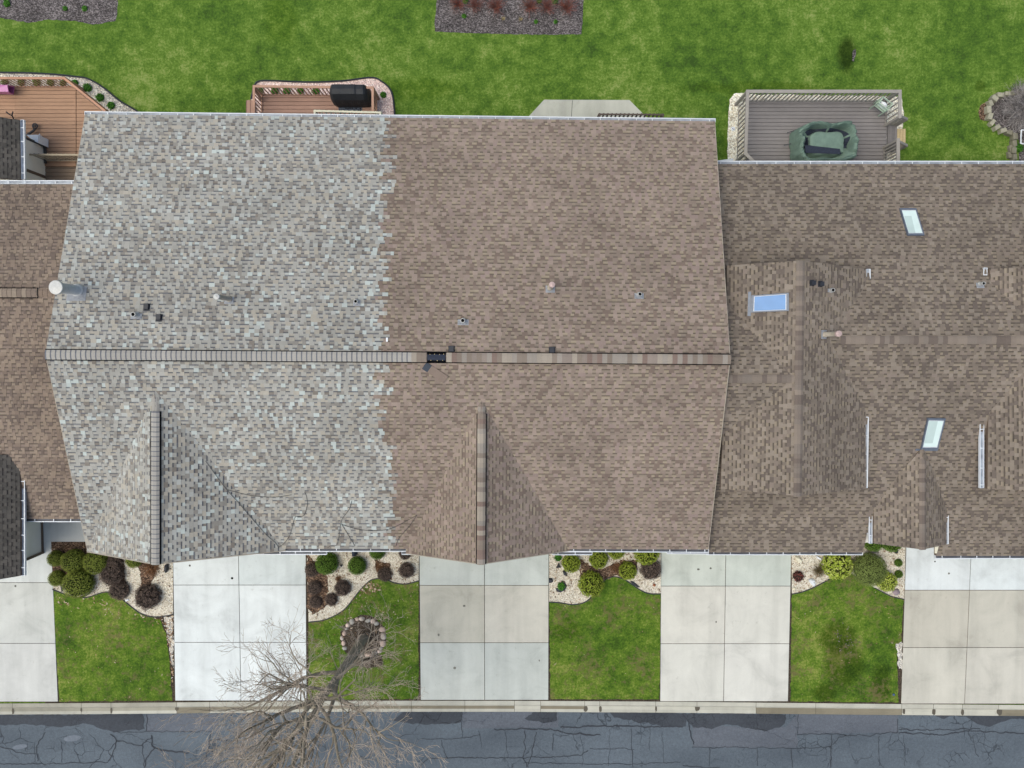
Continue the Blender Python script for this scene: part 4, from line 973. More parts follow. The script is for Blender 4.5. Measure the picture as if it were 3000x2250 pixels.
# grey deck, right
d3 = thing('wood_deck', 'weathered grey deck with a wide railing behind the right house', 'deck', P(2400, 400, 0)); zg = .42
m = MB(); DG = C(134, 129, 128)
boards(m, pxz([(2190, 293), (2599, 293), (2597, 520), (2186, 520)], zg), .146, DG); m.build('decking', M['deck'], d3)
RG = C(160, 154, 147)
rail([(2190, 268), (2636, 268), (2636, 342)], 1.5, zg, d3, RG, top_w=.125, bal=.165, bw=.038, top_h=.045)
rail([(2212, 478), (2184, 450), (2190, 274)], 1.494, zg, d3, RG, top_w=.125, bal=.165, bw=.038, top_h=.045, skip_post=(2,))
rail([(2631, 410), (2631, 480)], 1.5, zg, d3, RG, top_w=.13, bal=.12, bw=.045, top_h=.045)
m = MB()
for k, (xa, xb, z) in enumerate(((2600, 2613, .30), (2613, 2628, .16))):
    for (u_, v_) in ((0, .48), (.52, 1)): m.prism(pxz([(xa + (xb - xa) * u_, 366), (xa + (xb - xa) * v_, 366), (xa + (xb - xa) * v_, 446), (xa + (xb - xa) * u_, 446)], z), .04, jit(DG, .06))
m.build('step', M['deck'], d3)
for (x0, y0, x1, y1) in ((2636, 339, 2657, 349), (2634, 415, 2657, 426)):
    m = MB(); m.beam(P(x0, y0, 1.45), P(x1, y1, .95), .09, .05, RG); p = P(x1, y1, .93); m.beam(p, V((p.x, p.y, 0)), .08, .08, RG)
    for k in range(5):
        p = P(x0 + (x1 - x0) * (k + .5) / 5, y0 + (y1 - y0) * (k + .5) / 5, 1.45 - .1 * (k + .5)); m.beam(p, V((p.x, p.y, .12)), .035, .035, RG)
    m.build('handrail', M['deck'], d3)
m = MB(); boards(m, pxz([(2627, 377), (2653, 377), (2653, 434), (2627, 434)], .10), .12, C(206, 184, 142), th=.08, ang=math.pi / 2)
tag(m.build('wooden_landing', M['deck'], origin=P(2640, 405, 0)), 'pale raw wood landing at the foot of the grey deck steps', 'step')

# covered table and chairs
tc = P(2398, 436, zg); t_ = thing('covered_patio_set', 'table and chairs bundled under a sagging green cover with navy folds', 'covered furniture', tc)
m = MB(); NA = 60; rs = [0, .25, .46, .54, .57, .61, .75, .81, .87, .93, .96, 1.0]; vs = []; info = []
for ri, r in enumerate(rs):
    for k in range(NA):
        a = 2 * math.pi * k / NA; chair = .5 + .5 * math.cos(6 * a + .6)
        sq = 1 + .10 * math.cos(4 * a) * (-1)
        ex = (1.27 + .10 * noise.noise(V((a * 2.1 % 6.28, 4, 0))) + .07 * chair) * sq; ey = (.86 + .05 * chair) * sq
        fold = .05 * noise.noise(V((math.cos(a) * 4, math.sin(a) * 4, r * 2))) + .035 * (1 - 2 * abs(((a * 5.1 + r * 3) % 1) - .5))
        if r <= .46: z = .82 - .05 * r
        elif r <= .54: z = .77
        elif r <= .57: z = .66
        elif r <= .61: z = .50 + .10 * (1 - chair)
        elif r <= .75: z = .48 + .30 * (1 - chair)
        elif r <= .81: z = .84 + .16 * chair + fold * 2.5
        elif r <= .87: z = .92 + .16 * chair + fold * 3.2
        elif r <= .93: z = .84 + .14 * chair + fold * 3.2
        elif r <= .96: z = .55 + .15 * chair + fold * 2
        else: z = .10
        rr_ = r * (1 + .05 * noise.noise(V((math.cos(a) * 3, math.sin(a) * 3, 5 + r)))) * (1 if r < .95 else 1 + .03 * math.sin(11 * a))
        vs.append(tc + V((math.cos(a) * ex * rr_, math.sin(a) * ey * rr_, z)))
fs = []
for i in range(len(rs) - 1):
    for k in range(NA): fs.append((i * NA + k, i * NA + (k + 1) % NA, (i + 1) * NA + (k + 1) % NA, (i + 1) * NA + k))
m.raw(vs, fs)
for i, f in enumerate(m.f):
    ring_, k = divmod(i, NA); a = 2 * math.pi * k / NA
    if ring_ in (4, 5) and math.sin(a) > -.25 and math.cos(6 * a + .6) > -.88: m.m[i] = 1
m.build('cover', [M['green'], M['navy']], t_, smooth=False)
m = MB(); b0 = [(2356, 424), (2462, 436), (2465, 452), (2357, 448)]
top = pxz(b0, zg + .86); base = pxz(b0, zg + .74); m.hexa(base, [p.lerp(sum(top, V()) / 4, .05) for p in top]); m.build('fold', M['navy'], t_)
for (a, b) in ((P(2306, 389, zg + .2), P(2326, 383, zg + .3)), (P(2296, 426, zg + .2), P(2318, 421, zg + .3))): m = MB(); m.beam(a, b, .03, .03); m.build('chair_leg', M['black'], t_)
# pale green planter on the corner
pc = P(2594, 303, 1.15); pt = thing('planter_stand', 'small pale green frame stand with a white bundle in the deck corner', 'planter', pc)
m = MB(); rot = -.66; mr = Matrix.Rotation(rot, 3, 'Z')
for sx, sy in ((-1, -1), (1, -1), (1, 1), (-1, 1)):
    c = pc + mr @ V((sx * .23, sy * .14, 0)); m.beam(V((c.x, c.y, zg)), V((c.x, c.y, pc.z + .04)), .035, .035)
for (a, b) in (((-1, -1), (1, -1)), ((1, -1), (1, 1)), ((1, 1), (-1, 1)), ((-1, 1), (-1, -1))):
    for z in (0, -.3): m.beam(pc + mr @ V((a[0] * .23, a[1] * .14, z)), pc + mr @ V((b[0] * .23, b[1] * .14, z)), .03, .05)
m.box(pc + V((0, 0, -.22)), (.44, .26, .03), rot)
m.build('frame', m_plain('pale_green_paint', C(176, 196, 178), .6, .3), pt)
m = MB(); vs = []
for i in range(7):
    for k in range(14):
        a = k / 14 * 6.283; r = math.sin(i / 6 * 1.5708); vs.append(pc + mr @ V((.17 * r * math.cos(a) * (1 + .3 * noise.noise(V((a, i, 0)))), .10 * r * math.sin(a), -.2 + .2 * math.cos(i / 6 * 1.5708) + .03 * noise.noise(V((a * 2, i, 3))))))
m.raw(vs, [(i * 14 + k, i * 14 + (k + 1) % 14, (i + 1) * 14 + (k + 1) % 14, (i + 1) * 14 + k) for i in range(6) for k in range(14)]); m.build('bundle', M['white'], pt)
# small things at the back
m = MB(); c = P(2147, 378, .01); m.lathe(c, [(.085, 0), (.085, .03), (.07, .045), (.001, .05)], 18); o = tag(m.build('drain_cap', M['white'], origin=c), 'round white drain cap with two dark holes in white gravel', 'cap')
for dx, dy in ((-.02, .012), (.025, -.022)): m = MB(); m.lathe(c + V((dx, dy, .047)), [(.018, 0), (.018, .006), (.001, .006)], 10); m.build('hole', M['hole'], o)
m = MB(); q = [P(x, y, z) for x, y, z in ((2104, 470, .12), (2148, 464, .06), (2148, 472, .06), (2104, 478, .12))]; m.hexa([p - V((0, 0, .04)) for p in q], q); tag(m.build('splash_block', M['white'], origin=q[0]), 'white downspout tray end beside the white gravel strip', 'downspout')
# pink bin
c0 = P(-14, 262, zd); pk = thing('pink_tub', 'pink plastic play tub lying on the orange wood deck', 'tub', c0); m = MB()
inn = MB()
o1 = [P(21, 249, zd + .55), P(24, 269, zd + .5), P(38, 277, zd + .10), P(41, 255, zd + .12)]
bk = [P(-40, 246, zd + .5), P(-40, 268, zd + .5), P(-40, 274, zd + .05), P(-40, 256, zd + .05)]
for k in range(4): m.face([o1[k], o1[(k + 1) % 4], bk[(k + 1) % 4], bk[k]]); 
cen = sum(o1, V()) / 4
for k in range(4): m.beam(o1[k], o1[(k + 1) % 4], .03, .03)
i1 = [p.lerp(cen, .08) + V((-.01, 0, 0)) for p in o1]
b1 = [p.lerp(sum(bk, V()) / 4, .1) + (cen - sum(bk, V()) / 4) * .75 for p in bk]
for k in range(4): m.face([i1[k], i1[(k + 1) % 4], b1[(k + 1) % 4], b1[k]])
m.face(b1); m.face(bk); m.build('shell', M['pink'], pk)
# black exercise/ride-on frames on the deck
kc = P(106, 372, zd); kk = thing('black_scooter', 'black kick scooter with a round wheel lying on the orange deck', 'scooter', kc); m = MB()
m.tube([P(78, 397, zd + .12), P(98, 383, zd + .14), P(103, 377, zd + .16)], .045, 8); m.build('stem', M['black'], kk)
m = MB(); m.tube([kc + V((.10 * math.cos(a * .3927) + .03, .10 * math.sin(a * .3927), .12)) for a in range(17)], .024, 6, caps=False); m.tube([kc + V((.045 * math.cos(a * .7854) + .03, .045 * math.sin(a * .7854), .13)) for a in range(9)], .022, 6, caps=False); m.build('wheel', M['black'], kk)
m = MB(); m.tube(bez([P(99, 380, zd + .16), P(97, 371, zd + .2), P(105, 365, zd + .22)], 4), .018, 6); m.build('fender', M['black'], kk)
m = MB(); c = P(35, 340, zd); m.tube([P(17, 327, zd + .75), P(26, 334, zd + .7), P(35, 339, zd + .6)], .022, 6); m.tube([P(38, 327, zd + .75), P(36, 333, zd + .7), P(35, 339, zd + .6)], .022, 6); m.tube([P(35, 339, zd + .6), P(37, 341, zd + .3), P(40, 349, zd + .02)], .028, 6)
tag(m.build('black_handlebar', M['black'], origin=c), 'forked black handlebar standing on the orange deck by the shaded wing', 'handlebar')
m = MB(); q = [(77, 395), (112, 395), (117, 391), (123, 402), (122, 424), (110, 422), (110, 395), (90, 408)]
w1_ = [P(77, 395, 1.0), P(112, 395, 1.0), P(112, 419, 1.0), P(96, 411, 1.0)]
w2_ = [p - V((0, 0, .62)) for p in w1_]; m.hexa(w2_, w1_); m.hexa([P(112, 395, .36), P(124, 400, .36), P(124, 424, .36), P(112, 420, .36)], [P(112, 395, .98), P(116, 391, 1.0), P(118, 412, .9), P(112, 419, .98)])
tag(m.build('storage_box', M['white'], origin=P(100, 405, zd)), 'white plastic storage box against the cream wall on the deck', 'box')
m = MB(); m.tube(bez([P(3040, 384, .5), P(2996, 381, .5), P(2992, 386, .5), P(2991, 416, .5), P(2995, 421, .5), P(3040, 424, .5)], 4), .022, 8)
tag(m.build('white_tube_frame', M['white'], origin=P(3000, 400, 0)), 'white tubular metal frame cut by the right edge beside stone blocks', 'frame')
m = MB(); c = P(2618, 2035, .02); m.lathe(c, [(.05, 0), (.05, .02), (.035, .028), (.001, .03)], 12); tag(m.build('valve_cover', M['bluecap'], origin=c), 'small round blue valve cover in the rightmost front lawn', 'valve cover')
for px, py, r_, l in ((680, 1694, .05, 'round dark cap set in the bright white driveway'), (2739, 1645, .03, 'tiny dark cap in the white top of the rightmost driveway')):
    m = MB(); c = P(px, py, .03); m.lathe(c, [(r_, 0), (r_, .006), (.001, .008)], 14); tag(m.build('drain_cap', M['hole'], origin=c), l, 'cap')

# ================================================================== PLANTS
def mesh_of(mb, name, mat, smooth=False):
    o = mb.build(name, mat, origin=(0, 0, 0), smooth=smooth); me = o.data; bpy.data.objects.remove(o); WL.pop(name, None); return me
def dome(seed, n, leaf, cols, core, lump=.10, pit=.22, aspect=.6, flat=.85, tilt=.7, dens_scale=3.2):
    r = random.Random(seed); m = MB()
    sq_ = lambda d: (abs(d.x * d.x + d.y * d.y) ** 1.5 + abs(d.z) ** 3) ** (-1 / 3)
    rad = lambda d: (.45 + .55 * sq_(d)) * (1 + lump * noise.noise(d * 2.2 + V((seed, 0, 0))) + lump * .5 * noise.noise(d * 5 + V((0, seed, 0))))
    vs = []; NI, NK = 9, 20
    for i in range(NI):
        t = i / (NI - 1) * 2.05
        for k in range(NK):
            a = 2 * math.pi * k / NK; d = V((math.sin(t) * math.cos(a), math.sin(t) * math.sin(a), math.cos(t))); vs.append(d * rad(d) * .84)
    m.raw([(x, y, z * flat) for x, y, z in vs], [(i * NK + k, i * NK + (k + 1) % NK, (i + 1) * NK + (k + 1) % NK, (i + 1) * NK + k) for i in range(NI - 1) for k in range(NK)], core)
    for _ in range(n):
        z = r.uniform(-.45, 1); a = r.uniform(0, 6.2832); s = math.sqrt(1 - z * z); d = V((s * math.cos(a), s * math.sin(a), z))
        hole = noise.noise(d * dens_scale * 2.2 + V((seed * 2, 3, 1)))
        if hole > pit and r.random() < .93: continue
        p = d * rad(d) * r.uniform(.88, 1.0 + .03 * r.random()); p.z *= flat
        nrm = (d + V((r.uniform(-1, 1), r.uniform(-1, 1), r.uniform(-.5, 1))) * tilt).normalized()
        x = nrm.cross(V((r.uniform(-1, 1), r.uniform(-1, 1), r.uniform(-1, 1)))).normalized(); y = nrm.cross(x)
        L = leaf * r.uniform(.7, 1.3); w = L * aspect; c = jit(r.choice(cols), .18)
        m.face([p - x * L / 2, p - y * w / 2, p + x * L / 2, p + y * w / 2], c)
    return m
def twigs(seed, n, cols, rad=.012, spread=1.0, rise=.9, side=3, curl=.35):
    r = random.Random(seed); m = MB()
    for _ in range(n):
        a = r.uniform(0, 6.2832); t = (r.random() ** .55) * 1.45 * spread; L = r.uniform(.75, 1.05)
        d = V((math.sin(t) * math.cos(a), math.sin(t) * math.sin(a), max(.08, math.cos(t) * rise))); b = V((r.uniform(-.12, .12), r.uniform(-.12, .12), 0)); c = jit(r.choice(cols), .2)
        pts = [b]; dd = d.copy()
        for k in range(4):
            dd = (dd + V((r.uniform(-1, 1), r.uniform(-1, 1), r.uniform(-1, 1))) * curl * .5).normalized(); pts.append(pts[-1] + dd * L / 4)
        m.tube(pts, [rad, rad * .85, rad * .7, rad * .5, rad * .3], 3, c, caps=False)
        for _s in range(side):
            k = r.randint(1, 3); p = pts[k].lerp(pts[k + 1], r.random()); e = (dd + V((r.uniform(-1, 1), r.uniform(-1, 1), r.uniform(-.6, 1))) * .9).normalized() * L * r.uniform(.18, .38)
            m.tube([p, p + e * .5 + V((0, 0, .02)), p + e], [rad * .55, rad * .45, rad * .25], 3, c, caps=False)
    return m
BXC = [C(122, 134, 58), C(134, 146, 64), C(106, 120, 50), C(146, 154, 72)]
YW = [C(134, 150, 52), C(150, 166, 62), C(118, 136, 46), C(164, 174, 74)]
DGN = [C(96, 126, 50), C(108, 138, 54), C(82, 112, 44)]
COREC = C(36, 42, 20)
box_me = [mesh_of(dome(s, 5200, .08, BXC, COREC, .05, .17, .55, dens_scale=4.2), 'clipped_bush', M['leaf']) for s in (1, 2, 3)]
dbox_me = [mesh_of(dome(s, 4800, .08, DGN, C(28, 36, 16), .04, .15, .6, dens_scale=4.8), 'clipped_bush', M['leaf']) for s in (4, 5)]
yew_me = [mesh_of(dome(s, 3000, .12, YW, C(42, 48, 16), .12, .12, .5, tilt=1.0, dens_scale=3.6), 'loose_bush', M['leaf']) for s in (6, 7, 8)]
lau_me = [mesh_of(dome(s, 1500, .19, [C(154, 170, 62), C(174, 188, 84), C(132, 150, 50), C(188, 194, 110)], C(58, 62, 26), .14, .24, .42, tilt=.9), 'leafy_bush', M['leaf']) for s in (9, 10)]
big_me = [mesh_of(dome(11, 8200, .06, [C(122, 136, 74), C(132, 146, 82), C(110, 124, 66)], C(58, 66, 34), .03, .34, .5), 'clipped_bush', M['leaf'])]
DK = [C(116, 100, 92), C(98, 85, 78), C(136, 118, 106), C(82, 71, 66)]
def dark_ball(s):
    m = dome(s, 3200, .19, DK, C(46, 40, 36), .24, .16, .17, tilt=1.2, dens_scale=2.6); t = twigs(s, 240, DK, .012, 1.05, .95, 4, .6); m.raw(t.v, t.f); m.c[-len(t.f):] = t.c
    return m
dark_me = [mesh_of(dark_ball(s), 'bare_shrub', M['twig']) for s in (21, 22, 23)]
brn_me = [mesh_of(twigs(s, 190, [C(128, 92, 66), C(104, 74, 54), C(150, 112, 82)], .02, 1.0, .6, 3, .8), 'brown_shrub', M['twig']) for s in (24, 25)]
red_me = [mesh_of(twigs(s, 150, [C(158, 92, 82), C(140, 102, 96), C(166, 104, 84), C(136, 112, 106)], .010, .85, 1.1, 3, .3), 'red_twig_shrub', M['twig']) for s in (26, 27, 28)]
grs_me = [mesh_of(twigs(29, 520, [C(134, 120, 88), C(112, 100, 74), C(96, 88, 62)], .008, 1.0, .8, 0, .15), 'ornamental_grass', M['twig'])]
pnk_me = [mesh_of(dome(31, 260, .3, [C(104, 66, 60), C(128, 72, 66), C(84, 60, 52)], C(52, 40, 36), .3, .2, .5), 'red_shrub', M['leaf'])]
sprout_me = [mesh_of(dome(s, 130, .5, [C(76, 128, 44), C(92, 146, 52), C(60, 108, 38)], C(50, 84, 30), .3, .5, .4, tilt=1.2), 'green_sprout', M['leaf']) for s in (32, 33)]
gt_me = [mesh_of(twigs(34, 70, [C(206, 186, 136), C(186, 164, 112), C(220, 204, 160)], .02, .7, 1.0, 0, .3), 'straw_tuft', M['twig'])]
cnt = {}
def plant(meshes, name, px, py, rpx, label, cat, group=None, zs=1.0, zc=.45, base=0.0, sq=(1, 1)):
    r_ = rpx * .0139; i = cnt.get(name, 0); cnt[name] = i + 1
    me = meshes[i % len(meshes)]
    o = bpy.data.objects.new(name, me); COL.objects.link(o)
    o.location = P(px, py, base + r_ * zc); o.scale = (r_ * sq[0], r_ * sq[1], r_ * zs); o.rotation_euler = (0, 0, rnd.uniform(0, 6.28))
    if zc == 0: o.location.z = base
    return tag(o, label, cat, group)
g_ = 'clipped round bushes in the front beds'
for x, y, r_, l in ((164, 1636, 24, 'small olive bush beside the walk, rear of two against the left driveway'), (216, 1643, 35, 'round green bush in the middle of the leftmost cluster of five'), (282, 1646, 36, 'round green bush touching the white gutter corner of the grey gable'),
                    (167, 1694, 24, 'small bush with a brown tip, front one beside the left driveway'), (231, 1709, 44, 'largest clipped bush of the left cluster, above the curved edging'), (393, 1640, 24, 'half hidden green bush under the grey gable rake')):
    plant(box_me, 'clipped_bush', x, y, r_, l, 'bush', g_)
for x, y, r_, l in ((958, 1650, 34, 'dark green round bush under the gutter end beside the white driveway'), (1046, 1657, 28, 'dark green round bush alone in the middle of the tree ring bed'), (1105, 1616, 24, 'dark green bush mostly hidden under the gutter right of black bag')):
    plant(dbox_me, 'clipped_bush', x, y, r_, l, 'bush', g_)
for x, y, r_, l in ((1673, 1650, 28, 'bright bush nearest the grey and beige driveway'), (1754, 1638, 28, 'bright bush tucked under the gutter, second from the grey driveway'), (1732, 1711, 38, 'largest bright bush, overhanging the edging of the middle lawn'), (1839, 1672, 27, 'bright bush with dark gaps left of a bare brown shrub'),
                    (1805, 1612, 27, 'bright bush only peeping out below the gutter'), (1894, 1618, 38, 'wide bright bush half under the gutter above the brown shrub')):
    plant(yew_me, 'loose_bush', x, y, r_, l, 'bush', 'bright yellow green bushes under the brown eave')
plant(lau_me, 'leafy_bush', 2453, 1655, 44, 'wide glossy yellow green leafy bush under the right gutter', 'bush', 'leafy yellow green shrubs', zs=.8)
plant(lau_me, 'leafy_bush', 2598, 1704, 30, 'small glossy yellow green bush in front of the big round one', 'bush', 'leafy yellow green shrubs', zs=.8)
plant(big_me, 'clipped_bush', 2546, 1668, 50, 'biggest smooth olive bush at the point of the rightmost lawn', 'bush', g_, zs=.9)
plant(dbox_me, 'clipped_bush', 2632, 1649, 12, 'tiny dark green ball, rear of two beside the rightmost driveway', 'bush', 'tiny dark green balls')
plant(dbox_me, 'clipped_bush', 2633, 1682, 12, 'tiny dark green ball, front of two beside the rightmost driveway', 'bush', 'tiny dark green balls')
for k, (x, y, r_) in enumerate(((2558, 1582, 34), (2612, 1588, 30))): plant(dbox_me, 'clipped_bush', x, y, r_, ('dark hedge bush in the gap left under the porch gable', 'dark hedge bush right behind the gravel under the porch gable')[k], 'bush', g_)
gd = 'bare dark twiggy shrubs in the front beds'
for x, y, r_, l in ((329, 1682, 34, 'bare dark shrub below the gutter corner of the grey gable'), (335, 1650, 24, 'bare dark shrub close under the grey gable rake'), (349, 1728, 29, 'bare dark shrub overlapping the edging of the left lawn'), (433, 1747, 37, 'largest bare dark shrub in white gravel, left of white driveway'),
                    (913, 1670, 20, 'bare dark shrub at the edge of the white driveway beside dark green bush'), (922, 1722, 21, 'bare dark shrub in front of the tree ring bed corner'), (1004, 1722, 24, 'bare dark shrub in the middle of the tree ring bed'), (971, 1756, 19, 'bare dark shrub above the sweep of edging near the tree'),
                    (925, 1763, 19, 'bare dark shrub frontmost beside the white driveway'), (1126, 1683, 21, 'bare dark shrub touching the edging crest near grey driveway'), (1191, 1670, 23, 'round bare dark shrub nearest the grey and beige driveway'), (1186, 1622, 18, 'bare dark shrub half hidden below the brown gable gutter'), (1906, 1668, 31, 'bare brown shrub beside the beige driveway in the bright bush bed')):
    plant(dark_me, 'bare_shrub', x, y, r_, l, 'shrub', gd, zs=.8, zc=.35)
for x, y, r_, l in ((1113, 1661, 20, 'dead brown leafy shrub left of the grey driveway'), (992, 1696, 14, 'low dead brown stalks above a dark shrub in the tree bed'), (445, 1664, 30, 'patch of dead brown perennial stalks under the grey gable peak'), (1806, 1660, 22, 'dead brown perennial stalks among the bright bushes'), (2485, 1640, 16, 'dead brown stalks between the two biggest right bushes')):
    plant(brn_me, 'brown_shrub', x, y, r_, l, 'shrub', 'dead brown perennials', zs=.6, zc=.0)
for k, (x, y, r_) in enumerate(((1340, 14, 34), (1390, 16, 32), (1452, 22, 38), (1553, 22, 34), (1604, 22, 33), (1660, 24, 40))):
    plant(red_me, 'red_twig_shrub', x, y, r_, 'red twigged bare shrub in the rear mulch bed, %s from the left' % ('first', 'second', 'third', 'fourth', 'fifth', 'sixth')[k], 'shrub', 'red twig shrubs in the rear bed', zs=1.1, zc=0)
plant(grs_me, 'ornamental_grass', 2398, 1670, 25, 'spiky brown ornamental grass clump in gravel by the beige driveway', 'grass clump', zc=0, zs=.8)
plant(pnk_me, 'red_shrub', 2338, 1688, 17, 'small dark red leafed shrub beside the beige driveway', 'shrub', zs=.7)
for x, y, r_, l in ((20, 10, 10, 'green sprout at the left end of the left mulch bed'), (191, 25, 7, 'green sprout in the left mulch bed, left of a longer one'), (248, 25, 8, 'longer green sprout near the right end of the left mulch bed'), (1360, 47, 7, 'green sprout under the first red twig shrubs'), (1570, 64, 6, 'green sprout near the straw tufts in the rear bed'), (1628, 64, 6, 'green sprout right of centre in the rear bed'), (1363, 3, 8, 'green sprout cut by the top edge between red shrubs'), (1580, 2, 8, 'green sprout at the top edge, left of the last red shrubs'), (1625, 3, 9, 'green sprout at the top edge above the fifth red shrub'),
                    (219, 243, 10, 'small green plant in grey gravel at the deck corner'), (256, 257, 12, 'second small green plant along the cut deck corner'), (293, 286, 12, 'third small green plant along the cut deck corner'), (325, 309, 11, 'small green plant in grey gravel nearest the grey roof'), (1635, 1634, 11, 'small grassy green plant under the brown gable gutter'), (1644, 1717, 12, 'small green plant ringed by black fabric in gravel'), (2985, 433, 13, 'bright green plant between stone blocks and white frame'),
                    (763, 266, 9, 'plant seen through the brown deck railing, leftmost'), (806, 266, 11, 'plant behind the brown deck railing, second from left'), (840, 268, 11, 'plant behind the brown deck railing, third from left'), (880, 266, 10, 'plant behind the brown deck railing, fourth from left'), (925, 268, 11, 'plant behind the brown deck railing, nearest the grill'),
                    (15, 240, 10, 'plant behind the orange deck railing, near the pink tub'), (62, 240, 10, 'plant behind the orange deck railing, second from the pink tub'), (108, 241, 11, 'plant behind the orange deck railing, third from the pink tub'), (148, 242, 10, 'plant behind the orange deck railing, fourth from the pink tub'), (184, 243, 9, 'plant behind the orange deck railing at the cut corner'), (1123, 278, 9, 'low plant in the pink gravel right of the grill')):
    plant(sprout_me, 'green_plant', x, y, r_, l, 'plant', 'small green plants', zs=.7, zc=.3)
for x, y, l in ((1475, 56, 'straw coloured grass tuft with a stick in the rear bed'), (1525, 58, 'taller straw coloured grass tuft right of the other')): plant(gt_me, 'straw_tuft', x, y, 11, l, 'grass tuft', 'straw tufts', zc=0)

# bare weeping shrub in the stone bed
m = twigs(41, 760, [C(172, 166, 164), C(148, 142, 142), C(190, 184, 182), C(126, 120, 120)], .010, 1.2, .7, 6, .9)
me = mesh_of(m, 'weeping_shrub', M['twig']); o = bpy.data.objects.new('weeping_shrub', me); COL.objects.link(o); o.location = P(3004, 318, .05); o.scale = (1.05, 1.1, .8)
tag(o, 'bare grey tangled shrub inside the stone block border', 'shrub')

# stones
def rock(seed, flat=.7, lump=.22, n=(7, 12)):
    m = MB(); vs = []; NI, NK = n
    for i in range(NI):
        t = math.pi * i / (NI - 1)
        for k in range(NK):
            a = 2 * math.pi * k / NK; d = V((math.sin(t) * math.cos(a), math.sin(t) * math.sin(a), math.cos(t)))
            d2 = d * (1 + lump * noise.noise(d * 1.6 + V((seed * 3.1, 0, 0))) + .08 * noise.noise(d * 4 + V((0, seed, 0)))); vs.append((d2.x, d2.y, d2.z * flat))
    m.raw(vs, [(i * NK + k, i * NK + (k + 1) % NK, (i + 1) * NK + (k + 1) % NK, (i + 1) * NK + k) for i in range(NI - 1) for k in range(NK)])
    return m
def stone(px, py, wpx, hpx, col, label, name='stone', cat='stone', group=None, rot=0, seed=1, flat=.6, base=.0):
    m = rock(seed, flat); m.c = [jit(col, .06) for _ in m.c]; me = mesh_of(m, name, M['stone'], True); o = bpy.data.objects.new(name, me); COL.objects.link(o)
    o.scale = (wpx * .0141 / 2, hpx * .0141 / 2, (wpx + hpx) * .0141 / 4); o.rotation_euler = (0, 0, rot); o.location = P(px, py, base + .02); return tag(o, label, cat, group)
ST_ = [(995, 865, 19, 13), (958, 868, 12, 12), (915, 890, 16, 18), (882, 918, 15, 13), (872, 945, 10, 9), (853, 982, 12, 17), (834, 1022, 11, 14), (848, 1062, 13, 16), (856, 1103, 15, 12), (1085, 885, 14, 15), (1115, 904, 16, 12), (1160, 952, 20, 16), (1170, 1006, 17, 21), (1166, 1066, 18, 21), (1150, 1102, 12, 10), (1140, 1128, 16, 12), (1100, 1142, 17, 12), (1060, 1160, 18, 12), (1000, 1168, 21, 15), (1034, 1158, 12, 12), (1046, 880, 18, 12), (1146, 1050, 6, 8)]
import itertools
SC = [C(204, 192, 180), C(210, 186, 172), C(184, 180, 172), C(216, 196, 186), C(176, 172, 164), C(206, 180, 166)]
clock_used = {}
for k, (x, y, w, h) in enumerate(ST_):
    px, py = 700 + x / 2.765, 1500 + y / 2.765; a = math.degrees(math.atan2(px - 1064, 1868 - py)) % 360; hr = int(round(a / 30)) % 12 or 12; i = clock_used.get(hr, 0); clock_used[hr] = i + 1
    big = ('big', 'mid sized', 'small')[0 if w * h > 280 else (1 if w * h > 170 else 2)]
    col_i = k % 6; cn = ('tan', 'pinkish', 'grey', 'pale pink', 'dark grey', 'salmon')[col_i]
    stone(px, py, w, h, SC[col_i], '%s %s fieldstone at %d o\'clock in the tree ring%s' % (big, cn, hr, ('', ', beside another there', ', third there')[min(i, 2)]), 'fieldstone', 'stone', 'fieldstones ringing the tree', rnd.uniform(-.3, .3), k + 3)
stone(2625, 1734, 24, 20, C(150, 136, 142), 'flat purple grey rock beside the rightmost driveway', 'rock', seed=60)
stone(2559, 1612, 32, 18, C(120, 112, 110), 'dark grey rock under the porch gable eave', 'rock', seed=61)
stone(1917, 1714, 9, 9, C(150, 92, 66), 'small rust coloured ball in gravel by the beige driveway', 'clay_ball', 'ball', seed=62, flat=.9)
stone(1659, 1686, 6, 6, C(130, 84, 62), 'small brown pot bit beside torn black fabric', 'clay_ball', 'ball', seed=63, flat=.9)
stone(2327, 1725, 11, 10, C(232, 224, 198), 'round cream stone beside the beige driveway edging', 'rock', seed=64)
BLK = [(3040, 268, 0), (3018, 269, .0), (2996, 271, 0), (2976, 271, 0), (2955, 274, .02), (2933, 277, .15), (2915, 287, .65), (2903, 301, 1.15), (2898, 320, 1.5), (2902, 340, -1.35), (2909, 357, -.95), (2923, 371, -.65), (2941, 381, -.35), (2958, 388, .2), (2975, 398, 1.5), (2973, 420, 1.4), (2971, 440, 1.6), (2974, 460, 1.5), (2963, 434, 1.5), (2960, 454, 1.5), (2972, 480, 1.5)]
ordn = ['off frame', 'second off frame', 'first at the edge', 'second', 'third', 'fourth', 'fifth', 'sixth', 'seventh', 'eighth', 'ninth', 'tenth', 'eleventh', 'twelfth', 'thirteenth', 'fourteenth', 'fifteenth', 'sixteenth']
